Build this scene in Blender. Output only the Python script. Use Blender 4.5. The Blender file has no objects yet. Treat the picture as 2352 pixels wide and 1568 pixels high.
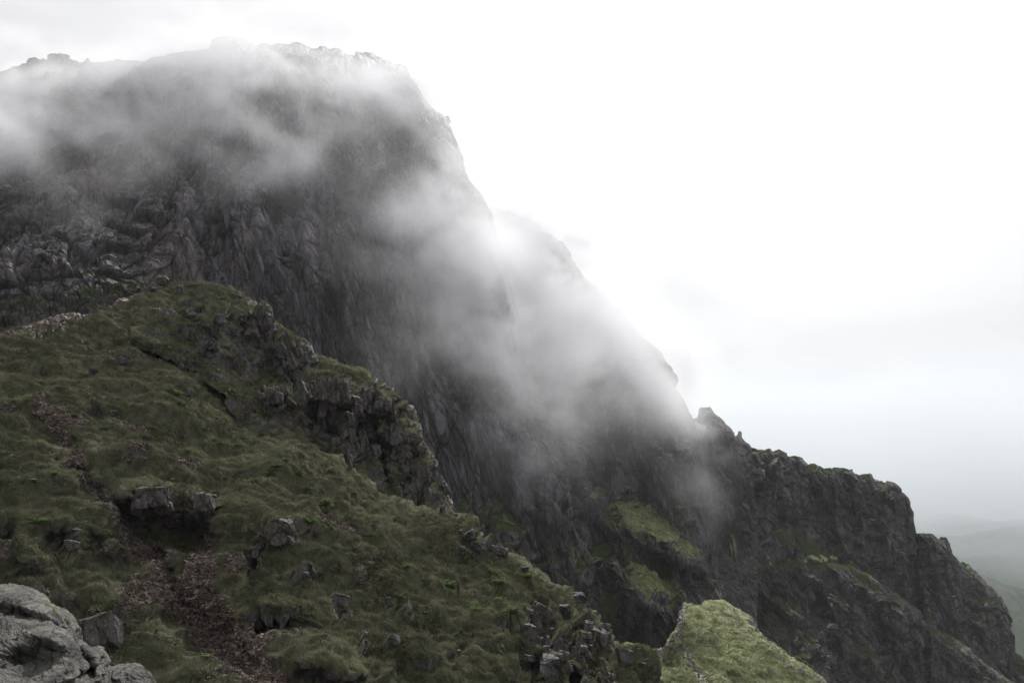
import bpy, math, time
import numpy as np
T0 = time.time()
R = math.radians
F32 = np.float32
sc = bpy.context.scene
col = sc.collection

# ------------------------------------------------------------------ camera
PITCH = math.atan(366 / 2522)
cd = bpy.data.cameras.new('camera')
cam = bpy.data.objects.new('camera', cd)
col.objects.link(cam)
cd.sensor_width = 36
cd.angle = 2 * math.atan(1176 / 2522)
cd.clip_start, cd.clip_end = 0.1, 60000
cam.location = (0, 0, 0)
cam.rotation_euler = (math.pi / 2 + PITCH, 0, 0)
sc.camera = cam

# ------------------------------------------------------------------ light, sky, exposure
SUN_EL, SUN_AZ = 39.0, 7.0          # azimuth measured from the view direction towards the right
sd = bpy.data.lights.new('sun', 'SUN')
sd.energy, sd.angle, sd.color = 3.8, R(0.8), (1.0, 0.975, 0.93)
sun = bpy.data.objects.new('sun', sd)
col.objects.link(sun)
sun.rotation_euler = (-(math.pi / 2 - R(SUN_EL)), 0, -R(SUN_AZ))   # lamp shines from ahead-right towards the camera
SUNV = (math.sin(R(SUN_AZ)) * math.cos(R(SUN_EL)), math.cos(R(SUN_AZ)) * math.cos(R(SUN_EL)), math.sin(R(SUN_EL)))

w = bpy.data.worlds.new('World')
sc.world = w
w.use_nodes = True
nt = w.node_tree
nt.nodes.clear()


def N(tree, kind, **kw):
    n = tree.nodes.new(kind)
    ins = kw.pop('ins', {})
    for k, v in kw.items():
        setattr(n, k, v)
    for k, v in ins.items():
        if isinstance(v, bpy.types.NodeSocket):
            tree.links.new(v, n.inputs[k])
        else:
            n.inputs[k].default_value = v
    return n


def math_n(tree, op, a, b=None, clamp=False):
    n = tree.nodes.new('ShaderNodeMath')
    n.operation = op
    n.use_clamp = clamp
    for i, v in enumerate((a, b)):
        if v is None:
            continue
        if isinstance(v, bpy.types.NodeSocket):
            tree.links.new(v, n.inputs[i])
        else:
            n.inputs[i].default_value = v
    return n.outputs[0]


def ramp(tree, fac, stops, interp='LINEAR'):
    n = tree.nodes.new('ShaderNodeValToRGB')
    n.color_ramp.interpolation = interp
    cr = n.color_ramp
    while len(cr.elements) < len(stops):
        cr.elements.new(0.5)
    for e, (p, c) in zip(cr.elements, stops):
        e.position = p
        e.color = (c[0], c[1], c[2], 1) if hasattr(c, '__len__') else (c, c, c, 1)
    tree.links.new(fac, n.inputs[0])
    return n.outputs[0]


def mix_c(tree, fac, a, b, blend='MIX'):
    n = tree.nodes.new('ShaderNodeMix')
    n.data_type = 'RGBA'
    n.blend_type = blend
    for i, v in ((0, fac), (6, a), (7, b)):
        if isinstance(v, bpy.types.NodeSocket):
            tree.links.new(v, n.inputs[i])
        elif i == 0:
            n.inputs[0].default_value = v
        else:
            n.inputs[i].default_value = (v[0], v[1], v[2], 1)
    return n.outputs[2]


sky = N(nt, 'ShaderNodeTexSky', sky_type='NISHITA', sun_disc=False, sun_elevation=R(SUN_EL), sun_rotation=R(SUN_AZ),
        air_density=1.0, dust_density=3.0, altitude=600)
tc = N(nt, 'ShaderNodeTexCoord')
gen = tc.outputs['Generated']
# cloud layer: bright near the sun, greyer low down and away from the sun
dotn = N(nt, 'ShaderNodeVectorMath', operation='DOT_PRODUCT', ins={0: gen, 1: SUNV}).outputs['Value']
sep = N(nt, 'ShaderNodeSeparateXYZ', ins={0: gen})
bright = ramp(nt, math_n(nt, 'ADD', math_n(nt, 'MULTIPLY', dotn, 0.5), 0.5), [(0.0, 0.36), (0.50, 0.40), (0.75, 0.42), (0.885, 0.49), (0.92, 0.58), (0.945, 0.70), (1.0, 0.90)])
ns = N(nt, 'ShaderNodeTexNoise', ins={'Vector': N(nt, 'ShaderNodeMapping', ins={'Vector': gen, 'Scale': (1.0, 1.0, 2.2), 'Location': (0.3, 0.1, 0.2)}).outputs[0],
                                      'Scale': 2.6, 'Detail': 5.0, 'Roughness': 0.5, 'Distortion': 0.35}).outputs[0]
cl = ramp(nt, ns, [(0.33, 0.80), (0.47, 1.0), (0.64, 1.12)])
low = ramp(nt, sep.outputs[2], [(0.0, (0.70, 0.725, 0.76)), (0.05, (0.90, 0.91, 0.93)), (0.12, (0.97, 0.97, 0.985)), (0.3, (0.985, 0.98, 1.0))])
cloud = mix_c(nt, 1.0, mix_c(nt, 1.0, bright, cl, 'MULTIPLY'), low, 'MULTIPLY')
bg_cloud = N(nt, 'ShaderNodeBackground', ins={'Color': cloud, 'Strength': 1.0})
bg_sky = N(nt, 'ShaderNodeBackground', ins={'Color': sky.outputs[0], 'Strength': 0.05})
mx = N(nt, 'ShaderNodeMixShader', ins={0: 0.92, 1: bg_sky.outputs[0], 2: bg_cloud.outputs[0]})
wo = N(nt, 'ShaderNodeOutputWorld')
nt.links.new(mx.outputs[0], wo.inputs['Surface'])

sc.view_settings.view_transform = 'Standard'
sc.view_settings.look = 'None'
sc.view_settings.gamma = 1
sc.view_settings.exposure = 0.6
sc.render.engine = 'CYCLES'
cy = sc.cycles
cy.use_denoising = True
try:
    cy.denoiser = 'OPENIMAGEDENOISE'
    cy.denoising_prefilter = 'ACCURATE'
except Exception:
    pass
cy.max_bounces = 5
cy.diffuse_bounces = 2
cy.glossy_bounces = 1
cy.transmission_bounces = 2
cy.volume_bounces = 3
cy.volume_step_rate = 2.0
cy.volume_max_steps = 256
cy.use_adaptive_sampling = True
cy.adaptive_threshold = 0.02
cy.sample_clamp_indirect = 3


# ------------------------------------------------------------------ numpy noise
def h3(ix, iy, iz, seed):
    h = (ix.astype(np.uint32) * np.uint32(0x8da6b343)) ^ (iy.astype(np.uint32) * np.uint32(0xd8163841)) ^ (iz.astype(np.uint32) * np.uint32(0xcb1ab31f))
    h = h + np.uint32((seed * 0x9E3779B1 + 12345) & 0xffffffff)
    h ^= h >> np.uint32(15)
    h *= np.uint32(0x2c1b3c6d)
    h ^= h >> np.uint32(12)
    h *= np.uint32(0x297a2d39)
    h ^= h >> np.uint32(15)
    return h


def noise(x, y, z, seed=0):
    """gradient-free value noise with a quintic fade, about -1 .. 1"""
    fx, fy, fz = np.floor(x), np.floor(y), np.floor(z)
    ix, iy, iz = fx.astype(np.int32), fy.astype(np.int32), fz.astype(np.int32)
    x, y, z = (x - fx).astype(F32), (y - fy).astype(F32), (z - fz).astype(F32)
    u, v, s = (t * t * t * (t * (t * 6 - 15) + 10) for t in (x, y, z))
    out = 0
    for dx in (0, 1):
        for dy in (0, 1):
            for dz in (0, 1):
                h = h3(ix + dx, iy + dy, iz + dz, seed)
                gx = (h & np.uint32(1023)).astype(F32) / 511.5 - 1
                gy = ((h >> np.uint32(10)) & np.uint32(1023)).astype(F32) / 511.5 - 1
                gz = ((h >> np.uint32(20)) & np.uint32(1023)).astype(F32) / 511.5 - 1
                g = gx * (x - dx) + gy * (y - dy) + gz * (z - dz)
                out = out + g * (u if dx else 1 - u) * (v if dy else 1 - v) * (s if dz else 1 - s)
    return out * 1.5


def fbm(p, scale, octv=4, gain=0.5, seed=0, lac=2.03):
    s = np.asarray(scale, F32) * np.ones(3, F32)
    x, y, z = p[:, 0] / s[0], p[:, 1] / s[1], p[:, 2] / s[2]
    a, tot = 1.0, 0
    for i in range(octv):
        tot = tot + a * noise(x, y, z, seed + 17 * i)
        x, y, z, a = x * lac + 3.1, y * lac + 1.7, z * lac + 5.3, a * gain
    return tot


def worley(x, y, z, seed=0):
    """nearest and second nearest feature distance, a random of the cell and the offset from its point"""
    fx, fy, fz = np.floor(x), np.floor(y), np.floor(z)
    ix, iy, iz = fx.astype(np.int32), fy.astype(np.int32), fz.astype(np.int32)
    lx, ly, lz = (x - fx).astype(F32), (y - fy).astype(F32), (z - fz).astype(F32)
    n = x.shape[0]
    d1 = np.full(n, 9, F32)
    d2 = np.full(n, 9, F32)
    hh = np.zeros(n, np.uint32)
    ox, oy, oz = np.zeros(n, F32), np.zeros(n, F32), np.zeros(n, F32)
    for dx in (-1, 0, 1):
        for dy in (-1, 0, 1):
            for dz in (-1, 0, 1):
                h = h3(ix + dx, iy + dy, iz + dz, seed)
                ax = dx + (h & np.uint32(1023)).astype(F32) / 1023 - lx
                ay = dy + ((h >> np.uint32(10)) & np.uint32(1023)).astype(F32) / 1023 - ly
                az = dz + ((h >> np.uint32(20)) & np.uint32(1023)).astype(F32) / 1023 - lz
                d = ax * ax + ay * ay + az * az
                m = d < d1
                d2 = np.where(m, d1, np.minimum(d2, d))
                d1 = np.where(m, d, d1)
                hh = np.where(m, h, hh)
                ox, oy, oz = np.where(m, ax, ox), np.where(m, ay, oy), np.where(m, az, oz)
    return np.sqrt(d1), np.sqrt(d2), hh, ox, oy, oz


def worley2(x, z, seed=0):
    fx, fz = np.floor(x), np.floor(z)
    ix, iz = fx.astype(np.int32), fz.astype(np.int32)
    lx, lz = (x - fx).astype(F32), (z - fz).astype(F32)
    n = x.shape[0]
    d1, d2 = np.full(n, 9, F32), np.full(n, 9, F32)
    hh = np.zeros(n, np.uint32)
    ox, oz = np.zeros(n, F32), np.zeros(n, F32)
    zero = np.zeros(n, np.int32)
    for dx in (-1, 0, 1):
        for dz in (-1, 0, 1):
            h = h3(ix + dx, zero, iz + dz, seed)
            ax = dx + (h & np.uint32(1023)).astype(F32) / 1023 - lx
            az = dz + ((h >> np.uint32(10)) & np.uint32(1023)).astype(F32) / 1023 - lz
            d = np.maximum(np.abs(ax), np.abs(az)) * 0.55 + 0.45 * np.sqrt(ax * ax + az * az)
            m = d < d1
            d2 = np.where(m, d1, np.minimum(d2, d))
            d1 = np.where(m, d, d1)
            hh = np.where(m, h, hh)
            ox, oz = np.where(m, ax, ox), np.where(m, az, oz)
    return d1, d2, hh, ox, oz


def blocks(p, scale, seed, tilt=1.1, crack=0.35, cw=0.08, flat=False):
    """jointed rock: every cell is a plane of its own height and tilt, with an open crack round it (value in cell units)"""
    if flat:
        d1, d2, h, ox, oz = worley2(p[:, 0] / scale[0], p[:, 2] / scale[2], seed)
    else:
        d1, d2, h, ox, oy, oz = worley(p[:, 0] / scale[0], p[:, 1] / scale[1], p[:, 2] / scale[2], seed)
    h = h3(h, h >> np.uint32(7), h, seed + 5)
    r0 = (h & np.uint32(1023)).astype(F32) / 1023 - 0.5
    r1 = ((h >> np.uint32(10)) & np.uint32(1023)).astype(F32) / 1023 - 0.5
    r2 = ((h >> np.uint32(20)) & np.uint32(1023)).astype(F32) / 1023 - 0.5
    v = r0 + tilt * (ox * r1 * 1.3 + oz * (r2 + 0.35)) - crack * np.clip(1 - (d2 - d1) / cw, 0, 1)
    return v, r0 + 0.5, d2 - d1


def sstep(a, b, x):
    t = np.clip((x - a) / (b - a), 0, 1)
    return t * t * (3 - 2 * t)


# ------------------------------------------------------------------ from picture angles to places in the world
CP, SP = math.cos(PITCH), math.sin(PITCH)


def place(x, y, d):
    """the point d metres ahead seen under the picture angle (x, y) of the 2352 x 1568 view"""
    X, Y = (x - 1176) / 2522, (784 - y) / 2522
    return np.stack([X * d, (CP - SP * Y) * d, (SP + CP * Y) * d], -1)


def project(p):
    f = p[:, 1] * CP + p[:, 2] * SP
    u = -p[:, 1] * SP + p[:, 2] * CP
    f = np.maximum(f, 1e-3)
    return 1176 + 2522 * p[:, 0] / f, 784 - 2522 * u / f, f


class Depth:
    """smooth surface through a few surveyed points (x, y, distance), plus local bumps and hollows"""

    def __init__(self, pts, bumps=()):
        a = np.array(pts, float)
        self.c = a[:, :2] / 500
        n = len(a)
        K = self.k(self.c, self.c) + np.eye(n) * 1e-3
        P = np.c_[np.ones(n), self.c]
        A = np.block([[K, P], [P.T, np.zeros((3, 3))]])
        self.w = np.linalg.solve(A, np.r_[np.log(a[:, 2]), 0, 0, 0])
        self.bumps = bumps

    @staticmethod
    def k(a, b):
        r2 = ((a[:, None] - b[None]) ** 2).sum(-1)
        return 0.5 * r2 * np.log(r2 + 1e-9)

    def __call__(self, x, y):
        q = np.stack([x.ravel(), y.ravel()], -1) / 500
        out = np.zeros(len(q))
        for i, c in enumerate(self.c):
            r2 = ((q - c) ** 2).sum(-1)
            out += self.w[i] * 0.5 * r2 * np.log(r2 + 1e-9)
        m = len(self.c)
        out += self.w[m] + q[:, 0] * self.w[m + 1] + q[:, 1] * self.w[m + 2]
        d = np.exp(out).reshape(x.shape)
        for (cx, cy, rx, ry, ang, amt) in self.bumps:
            ca, sa = math.cos(R(ang)), math.sin(R(ang))
            u = ((x - cx) * ca + (y - cy) * sa) / rx
            v = (-(x - cx) * sa + (y - cy) * ca) / ry
            d = d - amt * np.exp(-(u * u + v * v) ** 1.5)
        return d


def grid_faces(nr, nc):
    i = np.arange(nr * nc, dtype=np.int32).reshape(nr, nc)
    return np.stack([i[:-1, :-1], i[1:, :-1], i[1:, 1:], i[:-1, 1:]], -1).reshape(-1, 4)


def mesh_obj(name, v, f, mat, smooth=False, attrs=None, parent=None):
    me = bpy.data.meshes.new(name)
    k = f.shape[1]
    me.vertices.add(len(v))
    me.vertices.foreach_set('co', np.ascontiguousarray(v, F32).ravel())
    me.loops.add(f.size)
    me.loops.foreach_set('vertex_index', np.ascontiguousarray(f, np.int32).ravel())
    me.polygons.add(len(f))
    me.polygons.foreach_set('loop_start', np.arange(0, f.size, k, dtype=np.int32))
    me.polygons.foreach_set('use_smooth', np.full(len(f), smooth))
    for an, av in (attrs or {}).items():
        a = me.attributes.new(an, 'FLOAT', 'POINT')
        a.data.foreach_set('value', np.ascontiguousarray(av, F32).ravel())
    me.update(calc_edges=True)
    me.materials.append(mat)
    o = bpy.data.objects.new(name, me)
    col.objects.link(o)
    if parent:
        o.parent = parent
    return o


def grid_normals(P):
    du = np.gradient(P, axis=1)
    dv = np.gradient(P, axis=0)
    n = np.cross(du, dv)
    n /= np.linalg.norm(n, axis=-1, keepdims=True) + 1e-9
    return n


def smooth_grid(P, k):
    for _ in range(k):
        Q = P.copy()
        Q[1:-1, 1:-1] = (P[1:-1, 1:-1] * 2 + P[:-2, 1:-1] + P[2:, 1:-1] + P[1:-1, :-2] + P[1:-1, 2:]) / 6
        P = Q
    return P


def relief(top, bot, depth, step=1.6, rnd=(20, 60), back=(60, 10), x0=None, x1=None):
    """a solid land form: its face between the crest line and the foot line, a rounded crest, and a back that runs on behind it"""
    top, bot = np.array(top, float), np.array(bot, float)
    x0 = top[0, 0] if x0 is None else x0
    x1 = top[-1, 0] if x1 is None else x1
    xs = np.arange(x0, x1 + step, step)
    yt = np.interp(xs, top[:, 0], top[:, 1])
    yb = np.maximum(np.interp(xs, bot[:, 0], bot[:, 1]), yt + 2)
    nv = int((yb - yt).max() / step)
    t = np.linspace(0, 1, nv)[:, None]
    X = np.broadcast_to(xs[None], (nv, len(xs)))
    Y = yt[None] * (1 - t) + yb[None] * t
    slope = np.gradient(yt, xs)
    slope = np.convolve(np.pad(slope, 12, mode='edge'), np.ones(25) / 25, 'valid')
    dist = (Y - yt[None]) / np.sqrt(1 + slope ** 2)[None]
    s = np.clip(dist / rnd[1], 0, 1)
    D = depth(X, Y) + rnd[0] * (1 - np.sqrt(np.maximum(1 - (1 - s) ** 2, 0)))
    P = place(X, Y, D)
    # the back
    nb = 14
    b = P[0].copy()
    b[:, 2] = 0
    b /= np.linalg.norm(b, axis=1, keepdims=True)
    tb = (np.arange(nb, 0, -1) / nb)[:, None, None] ** 1.6
    B = P[0][None] + b[None] * back[0] * tb
    B[..., 2] -= (back[1] * tb[..., 0] ** 1.5)
    P = np.concatenate([B, P], 0)
    X = np.concatenate([np.broadcast_to(xs[None], (nb, len(xs))), X], 0)
    Y = np.concatenate([np.broadcast_to(yt[None], (nb, len(xs))), Y], 0)
    return P, X, Y


# ------------------------------------------------------------------ materials
def rock_grass_material(name, rock_a, rock_b, lichen, grass_a, grass_b, scree=(0.070, 0.064, 0.064), fine=1.0, bump=0.5, grass_bump=0.5, rust=(0.085, 0.066, 0.062), spec=0.25, joints=0.9):
    m = bpy.data.materials.new(name)
    m.use_nodes = True
    t = m.node_tree
    t.nodes.clear()
    co = N(t, 'ShaderNodeTexCoord').outputs['Object']
    a_g = N(t, 'ShaderNodeAttribute', attribute_name='grass').outputs['Fac']
    a_s = N(t, 'ShaderNodeAttribute', attribute_name='scree').outputs['Fac']
    a_t = N(t, 'ShaderNodeAttribute', attribute_name='tone').outputs['Fac']
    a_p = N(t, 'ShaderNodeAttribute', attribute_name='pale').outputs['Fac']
    n1 = N(t, 'ShaderNodeTexNoise', ins={'Vector': co, 'Scale': 0.25 * fine, 'Detail': 6.0, 'Roughness': 0.6}).outputs[0]
    n2 = N(t, 'ShaderNodeTexNoise', ins={'Vector': co, 'Scale': 2.4 * fine, 'Detail': 5.0, 'Roughness': 0.65}).outputs[0]
    n3 = N(t, 'ShaderNodeTexNoise', ins={'Vector': co, 'Scale': 0.06 * fine, 'Detail': 3.0}).outputs[0]
    rk = mix_c(t, ramp(t, n1, [(0.30, 0), (0.70, 1)]), rock_a, rock_b)
    rk = mix_c(t, ramp(t, n3, [(0.48, 0), (0.66, 0.75)]), rk, rust)
    rk = mix_c(t, 1.0, rk, ramp(t, a_t, [(0.0, 0.62), (1.0, 1.38)]), 'MULTIPLY')
    rk = mix_c(t, ramp(t, n2, [(0.585, 0), (0.68, 0.85)]), rk, lichen)
    wob = N(t, 'ShaderNodeTexNoise', ins={'Vector': co, 'Scale': 0.35 * fine, 'Detail': 3.0})
    cow = N(t, 'ShaderNodeVectorMath', operation='MULTIPLY_ADD', ins={0: wob.outputs['Color'], 1: (0.8 / fine, 0.8 / fine, 0.8 / fine), 2: co}).outputs[0]
    mp = N(t, 'ShaderNodeMapping', ins={'Vector': cow, 'Rotation': (0, R(-14), 0), 'Scale': (0.42 * fine, 0.20 * fine, 0.13 * fine)}).outputs[0]
    j1 = N(t, 'ShaderNodeTexVoronoi', feature='DISTANCE_TO_EDGE', ins={'Vector': mp, 'Scale': 1.0}).outputs['Distance']
    j2 = N(t, 'ShaderNodeTexVoronoi', feature='DISTANCE_TO_EDGE', ins={'Vector': mp, 'Scale': 2.7}).outputs['Distance']
    jt = math_n(t, 'MULTIPLY', ramp(t, j1, [(0.0, 0.30), (0.05, 0.75), (0.12, 1.0)]), ramp(t, j2, [(0.0, 0.55), (0.06, 1.0)]))
    rk = mix_c(t, joints, rk, mix_c(t, 1.0, rk, jt, 'MULTIPLY'))
    wet = N(t, 'ShaderNodeTexNoise', ins={'Vector': N(t, 'ShaderNodeMapping', ins={'Vector': co, 'Rotation': (0, R(-14), 0), 'Scale': (0.30 * fine, 0.1 * fine, 0.035 * fine)}).outputs[0], 'Scale': 1.0, 'Detail': 6.0, 'Roughness': 0.6}).outputs[0]
    rk = mix_c(t, 1.0, rk, ramp(t, wet, [(0.38, 0.45), (0.52, 1.0), (0.68, 1.35)]), 'MULTIPLY')
    g1 = N(t, 'ShaderNodeTexNoise', ins={'Vector': co, 'Scale': 0.5 * fine, 'Detail': 5.0, 'Roughness': 0.6}).outputs[0]
    gc = mix_c(t, ramp(t, g1, [(0.35, 0), (0.65, 1)]), grass_a, grass_b)
    gc = mix_c(t, ramp(t, n2, [(0.5, 0), (0.75, 0.45)]), gc, (0.055, 0.04, 0.022))
    gc = mix_c(t, a_p, gc, mix_c(t, ramp(t, n2, [(0.4, 0), (0.6, 1)]), (0.23, 0.26, 0.125), (0.41, 0.40, 0.24)))  # turf colour painted lighter to stand in for sunlight on the ledges
    vo = N(t, 'ShaderNodeTexVoronoi', ins={'Vector': co, 'Scale': 3.4 * fine})
    sc_c = mix_c(t, 1.0, scree, ramp(t, vo.outputs['Color'], [(0.0, 0.35), (1.0, 2.0)]), 'MULTIPLY')
    sc_c = mix_c(t, 1.0, sc_c, ramp(t, a_t, [(0.0, 0.45), (0.7, 1.1), (1.0, 2.1)]), 'MULTIPLY')
    c = mix_c(t, a_s, rk, sc_c)
    c = mix_c(t, a_g, c, gc)
    nb = N(t, 'ShaderNodeTexNoise', ins={'Vector': co, 'Scale': 3.0 * fine, 'Detail': 8.0, 'Roughness': 0.7}).outputs[0]
    nb = math_n(t, 'ADD', nb, math_n(t, 'MULTIPLY', jt, 0.8 * joints))
    dist = math_n(t, 'ADD', 0.10 * bump / fine, math_n(t, 'MULTIPLY', a_g, (grass_bump - bump) * 0.10 / fine))
    bp = N(t, 'ShaderNodeBump', ins={'Strength': 1.0, 'Height': nb, 'Distance': dist})
    ro = math_n(t, 'SUBTRACT', 0.86, math_n(t, 'MULTIPLY', n2, 0.2))
    bs = N(t, 'ShaderNodeBsdfPrincipled', ins={'Base Color': c, 'Roughness': ro, 'Normal': bp.outputs[0], 'Specular IOR Level': math_n(t, 'MULTIPLY', math_n(t, 'SUBTRACT', 1.0, a_g), spec * 0.5)})
    out = N(t, 'ShaderNodeOutputMaterial')
    t.links.new(bs.outputs[0], out.inputs['Surface'])
    return m


M_CLIFF = rock_grass_material('cliff_rock', (0.046, 0.043, 0.050), (0.112, 0.104, 0.114), (0.20, 0.195, 0.195), (0.030, 0.045, 0.020), (0.055, 0.065, 0.028), fine=0.6, bump=1.6, grass_bump=1.5)
M_FACE = rock_grass_material('cliff_face', (0.070, 0.064, 0.074), (0.165, 0.150, 0.163), (0.24, 0.23, 0.235), (0.030, 0.045, 0.020), (0.055, 0.065, 0.028), fine=0.6, bump=1.6, grass_bump=1.5, rust=(0.115, 0.088, 0.085))
M_NEAR = rock_grass_material('hillside', (0.050, 0.047, 0.050), (0.115, 0.108, 0.110), (0.24, 0.23, 0.225), (0.050, 0.050, 0.033), (0.135, 0.135, 0.088), scree=(0.132, 0.106, 0.092), fine=2.2, bump=1.0, grass_bump=1.2)
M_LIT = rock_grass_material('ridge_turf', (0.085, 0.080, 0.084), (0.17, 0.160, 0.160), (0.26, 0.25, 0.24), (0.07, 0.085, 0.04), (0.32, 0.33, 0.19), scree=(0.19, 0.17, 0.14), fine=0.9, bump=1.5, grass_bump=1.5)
M_FAR = rock_grass_material('valley_turf', (0.06, 0.08, 0.06), (0.10, 0.12, 0.08), (0.12, 0.12, 0.11), (0.05, 0.085, 0.05), (0.10, 0.13, 0.075), fine=0.02, bump=2, grass_bump=2)
M_STONE = rock_grass_material('grey_stone', (0.065, 0.062, 0.065), (0.145, 0.138, 0.136), (0.27, 0.265, 0.25), (0.05, 0.058, 0.022), (0.085, 0.085, 0.038), fine=2.5, bump=0.9)
M_PALE = rock_grass_material('pale_stone', (0.050, 0.048, 0.043), (0.15, 0.146, 0.132), (0.27, 0.26, 0.235), (0.06, 0.055, 0.015), (0.10, 0.085, 0.02), fine=9.0, bump=2.4, rust=(0.13, 0.12, 0.10))


def blade_material(name, a, b, c):
    m = bpy.data.materials.new(name)
    m.use_nodes = True
    t = m.node_tree
    t.nodes.clear()
    r = N(t, 'ShaderNodeAttribute', attribute_name='rnd').outputs['Fac']
    cc = ramp(t, r, [(0.0, a), (0.55, b), (1.0, c)])
    d = N(t, 'ShaderNodeBsdfDiffuse', ins={'Color': cc})
    tr = N(t, 'ShaderNodeBsdfTranslucent', ins={'Color': cc})
    mxs = N(t, 'ShaderNodeMixShader', ins={0: 0.22, 1: d.outputs[0], 2: tr.outputs[0]})
    out = N(t, 'ShaderNodeOutputMaterial')
    t.links.new(mxs.outputs[0], out.inputs['Surface'])
    return m


M_BLADE = blade_material('grass_blades', (0.026, 0.027, 0.017), (0.125, 0.132, 0.082), (0.30, 0.29, 0.195))
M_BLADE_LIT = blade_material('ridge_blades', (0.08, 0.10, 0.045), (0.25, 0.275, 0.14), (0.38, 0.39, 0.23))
M_FERN = blade_material('fern_green', (0.06, 0.10, 0.035), (0.11, 0.17, 0.055), (0.16, 0.22, 0.08))


def tag(o, label=None, cat=None, group=None, kind=None):
    for k, v in (('label', label), ('category', cat), ('group', group), ('kind', kind)):
        if v:
            o[k] = v
    return o


def px_mask(X, Y, spots):
    g = np.zeros(X.shape)
    for (cx, cy, rx, ry, ang, amt) in spots:
        ca, sa = math.cos(R(ang)), math.sin(R(ang))
        u = ((X - cx) * ca + (Y - cy) * sa) / rx
        v = (-(X - cx) * sa + (Y - cy) * ca) / ry
        g = np.maximum(g, amt * np.exp(-(u * u + v * v) ** 1.3))
    return g


def lerp_path(X, Y, pts, width):
    """0..1 nearness to a polyline"""
    best = np.full(X.shape, 1e9)
    for (ax, ay), (bx, by) in zip(pts[:-1], pts[1:]):
        t = np.clip(((X - ax) * (bx - ax) + (Y - ay) * (by - ay)) / ((bx - ax) ** 2 + (by - ay) ** 2), 0, 1)
        best = np.minimum(best, np.hypot(X - ax - t * (bx - ax), Y - ay - t * (by - ay)))
    return np.exp(-(best / width) ** 2)


def crag_shape(P, shear, zs, scales, amps, seed, warp=0.07, cracks=0.35, ysc=0.6):
    """joint-bounded rock displacement along the face normal; returns displacement and a tone per block"""
    sh = P.shape[:2]
    p = P.reshape(-1, 3).astype(F32)
    q = p.copy()
    q[:, 0] = p[:, 0] + shear * p[:, 2]
    q[:, 2] = p[:, 2] * zs
    tot = np.zeros(len(p), F32)
    tone = np.zeros(len(p), F32)
    for i, (s, a) in enumerate(zip(scales, amps)):
        w1 = noise(p[:, 0] / s, p[:, 1] / s, p[:, 2] / s, seed + 31 * i) * s * warp
        w2 = noise(p[:, 0] / s + 9, p[:, 1] / s, p[:, 2] / s, seed + 37 * i) * s * warp
        qq = np.stack([q[:, 0] + w1, q[:, 1] * ysc, q[:, 2] + w2 * zs], -1)
        v, r, e = blocks(qq, (s, s, s), seed + 100 * i, crack=cracks, flat=ysc < 1)
        tot += a * v
        tone += r * (0.5 if i == 0 else 1.0)
    tone /= len(scales) - 0.5
    return tot.reshape(sh), tone.reshape(sh)


PAINTED_SUN = {}


def land(name, top, bot, depth, mat, step=1.6, rnd=(20, 60), back=(60, 10), shear=0.25, zs=0.35, scales=(28, 10, 3.5, 1.3), amps=(5, 2.2, 0.9, 0.3),
         seed=1, lumps=(), grass_at=(), scree_at=None, grass_nz=(0.72, 0.85), grass_bias=0.0, soft=None, crack=0.35, rock_f=None, painted_sun_at=(), ysc=0.3, nsm=6, grass_f=None, zone=None, ck=0.4, smooth=False, kind='structure', label=None, cat=None, x0=None, x1=None, blur=3, extra=None):
    P, X, Y = relief(top, bot, depth, step, rnd, back, x0, x1)
    n = -grid_normals(smooth_grid(P, nsm))
    flat = P.reshape(-1, 3).astype(F32)
    disp, tone = crag_shape(P, shear, zs, scales, amps, seed, cracks=crack, ysc=ysc)
    if zone is not None:
        d2_, t2_ = crag_shape(P, zone[1], zone[2], zone[3], zone[4], seed + 500, cracks=crack, ysc=zone[5])
        zm = zone[0](X, Y)
        disp, tone = disp * (1 - zm) + d2_ * zm, tone * (1 - zm) + t2_ * zm
    for (s, a, o) in lumps:
        disp = disp + a * fbm(flat, s, o, seed=seed + 7).reshape(disp.shape)
    gs = px_mask(X, Y, grass_at) if grass_at else np.zeros(X.shape)
    rough = 1 - 0.8 * np.clip(gs, 0, 1)
    if rock_f is not None:
        rough = rock_f(X, Y, flat)
    if soft is not None:
        sd_ = 0
        for (s, a, o) in soft:
            sd_ = sd_ + a * fbm(flat, s, o, seed=seed + 77).reshape(disp.shape)
        disp = disp * rough + sd_ * (1 - 0.5 * rough)
    else:
        disp = disp * rough
    if extra is not None:
        disp = disp + extra(X, Y, flat)
    disp = disp * (ck + (1 - ck) * sstep(0, 45, Y - np.interp(X, *np.array(top, float).T)))
    Q = P + n * disp[..., None]
    n2 = -grid_normals(smooth_grid(Q, blur))
    nz = n2[..., 2] + 0.10 * fbm(flat, 3.0, 3, seed=seed + 50).reshape(X.shape)
    gr = sstep(grass_nz[0], grass_nz[1], nz + grass_bias + 0.55 * gs)
    se = np.zeros(X.shape) if scree_at is None else np.clip(scree_at(X, Y, flat), 0, 1)
    if grass_f is not None:
        gr = np.clip(grass_f(X, Y, flat, nz, rough), 0, 1)
    gr = gr * (1 - se)
    pa = sstep(0.35, 0.8, px_mask(X, Y, painted_sun_at) + 0.8 * fbm(flat, 5, 4, seed=5).reshape(X.shape)) if painted_sun_at else 0 * X  # mask of turf patches coloured as if sunlit
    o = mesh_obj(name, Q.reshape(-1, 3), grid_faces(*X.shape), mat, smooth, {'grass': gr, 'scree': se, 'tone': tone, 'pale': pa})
    tag(o, label, cat, kind=kind)
    print(name, X.shape, round(time.time() - T0, 1))
    PAINTED_SUN[name] = pa
    return o, Q, X, Y, gr, se


print('setup', round(time.time() - T0, 1))

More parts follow.
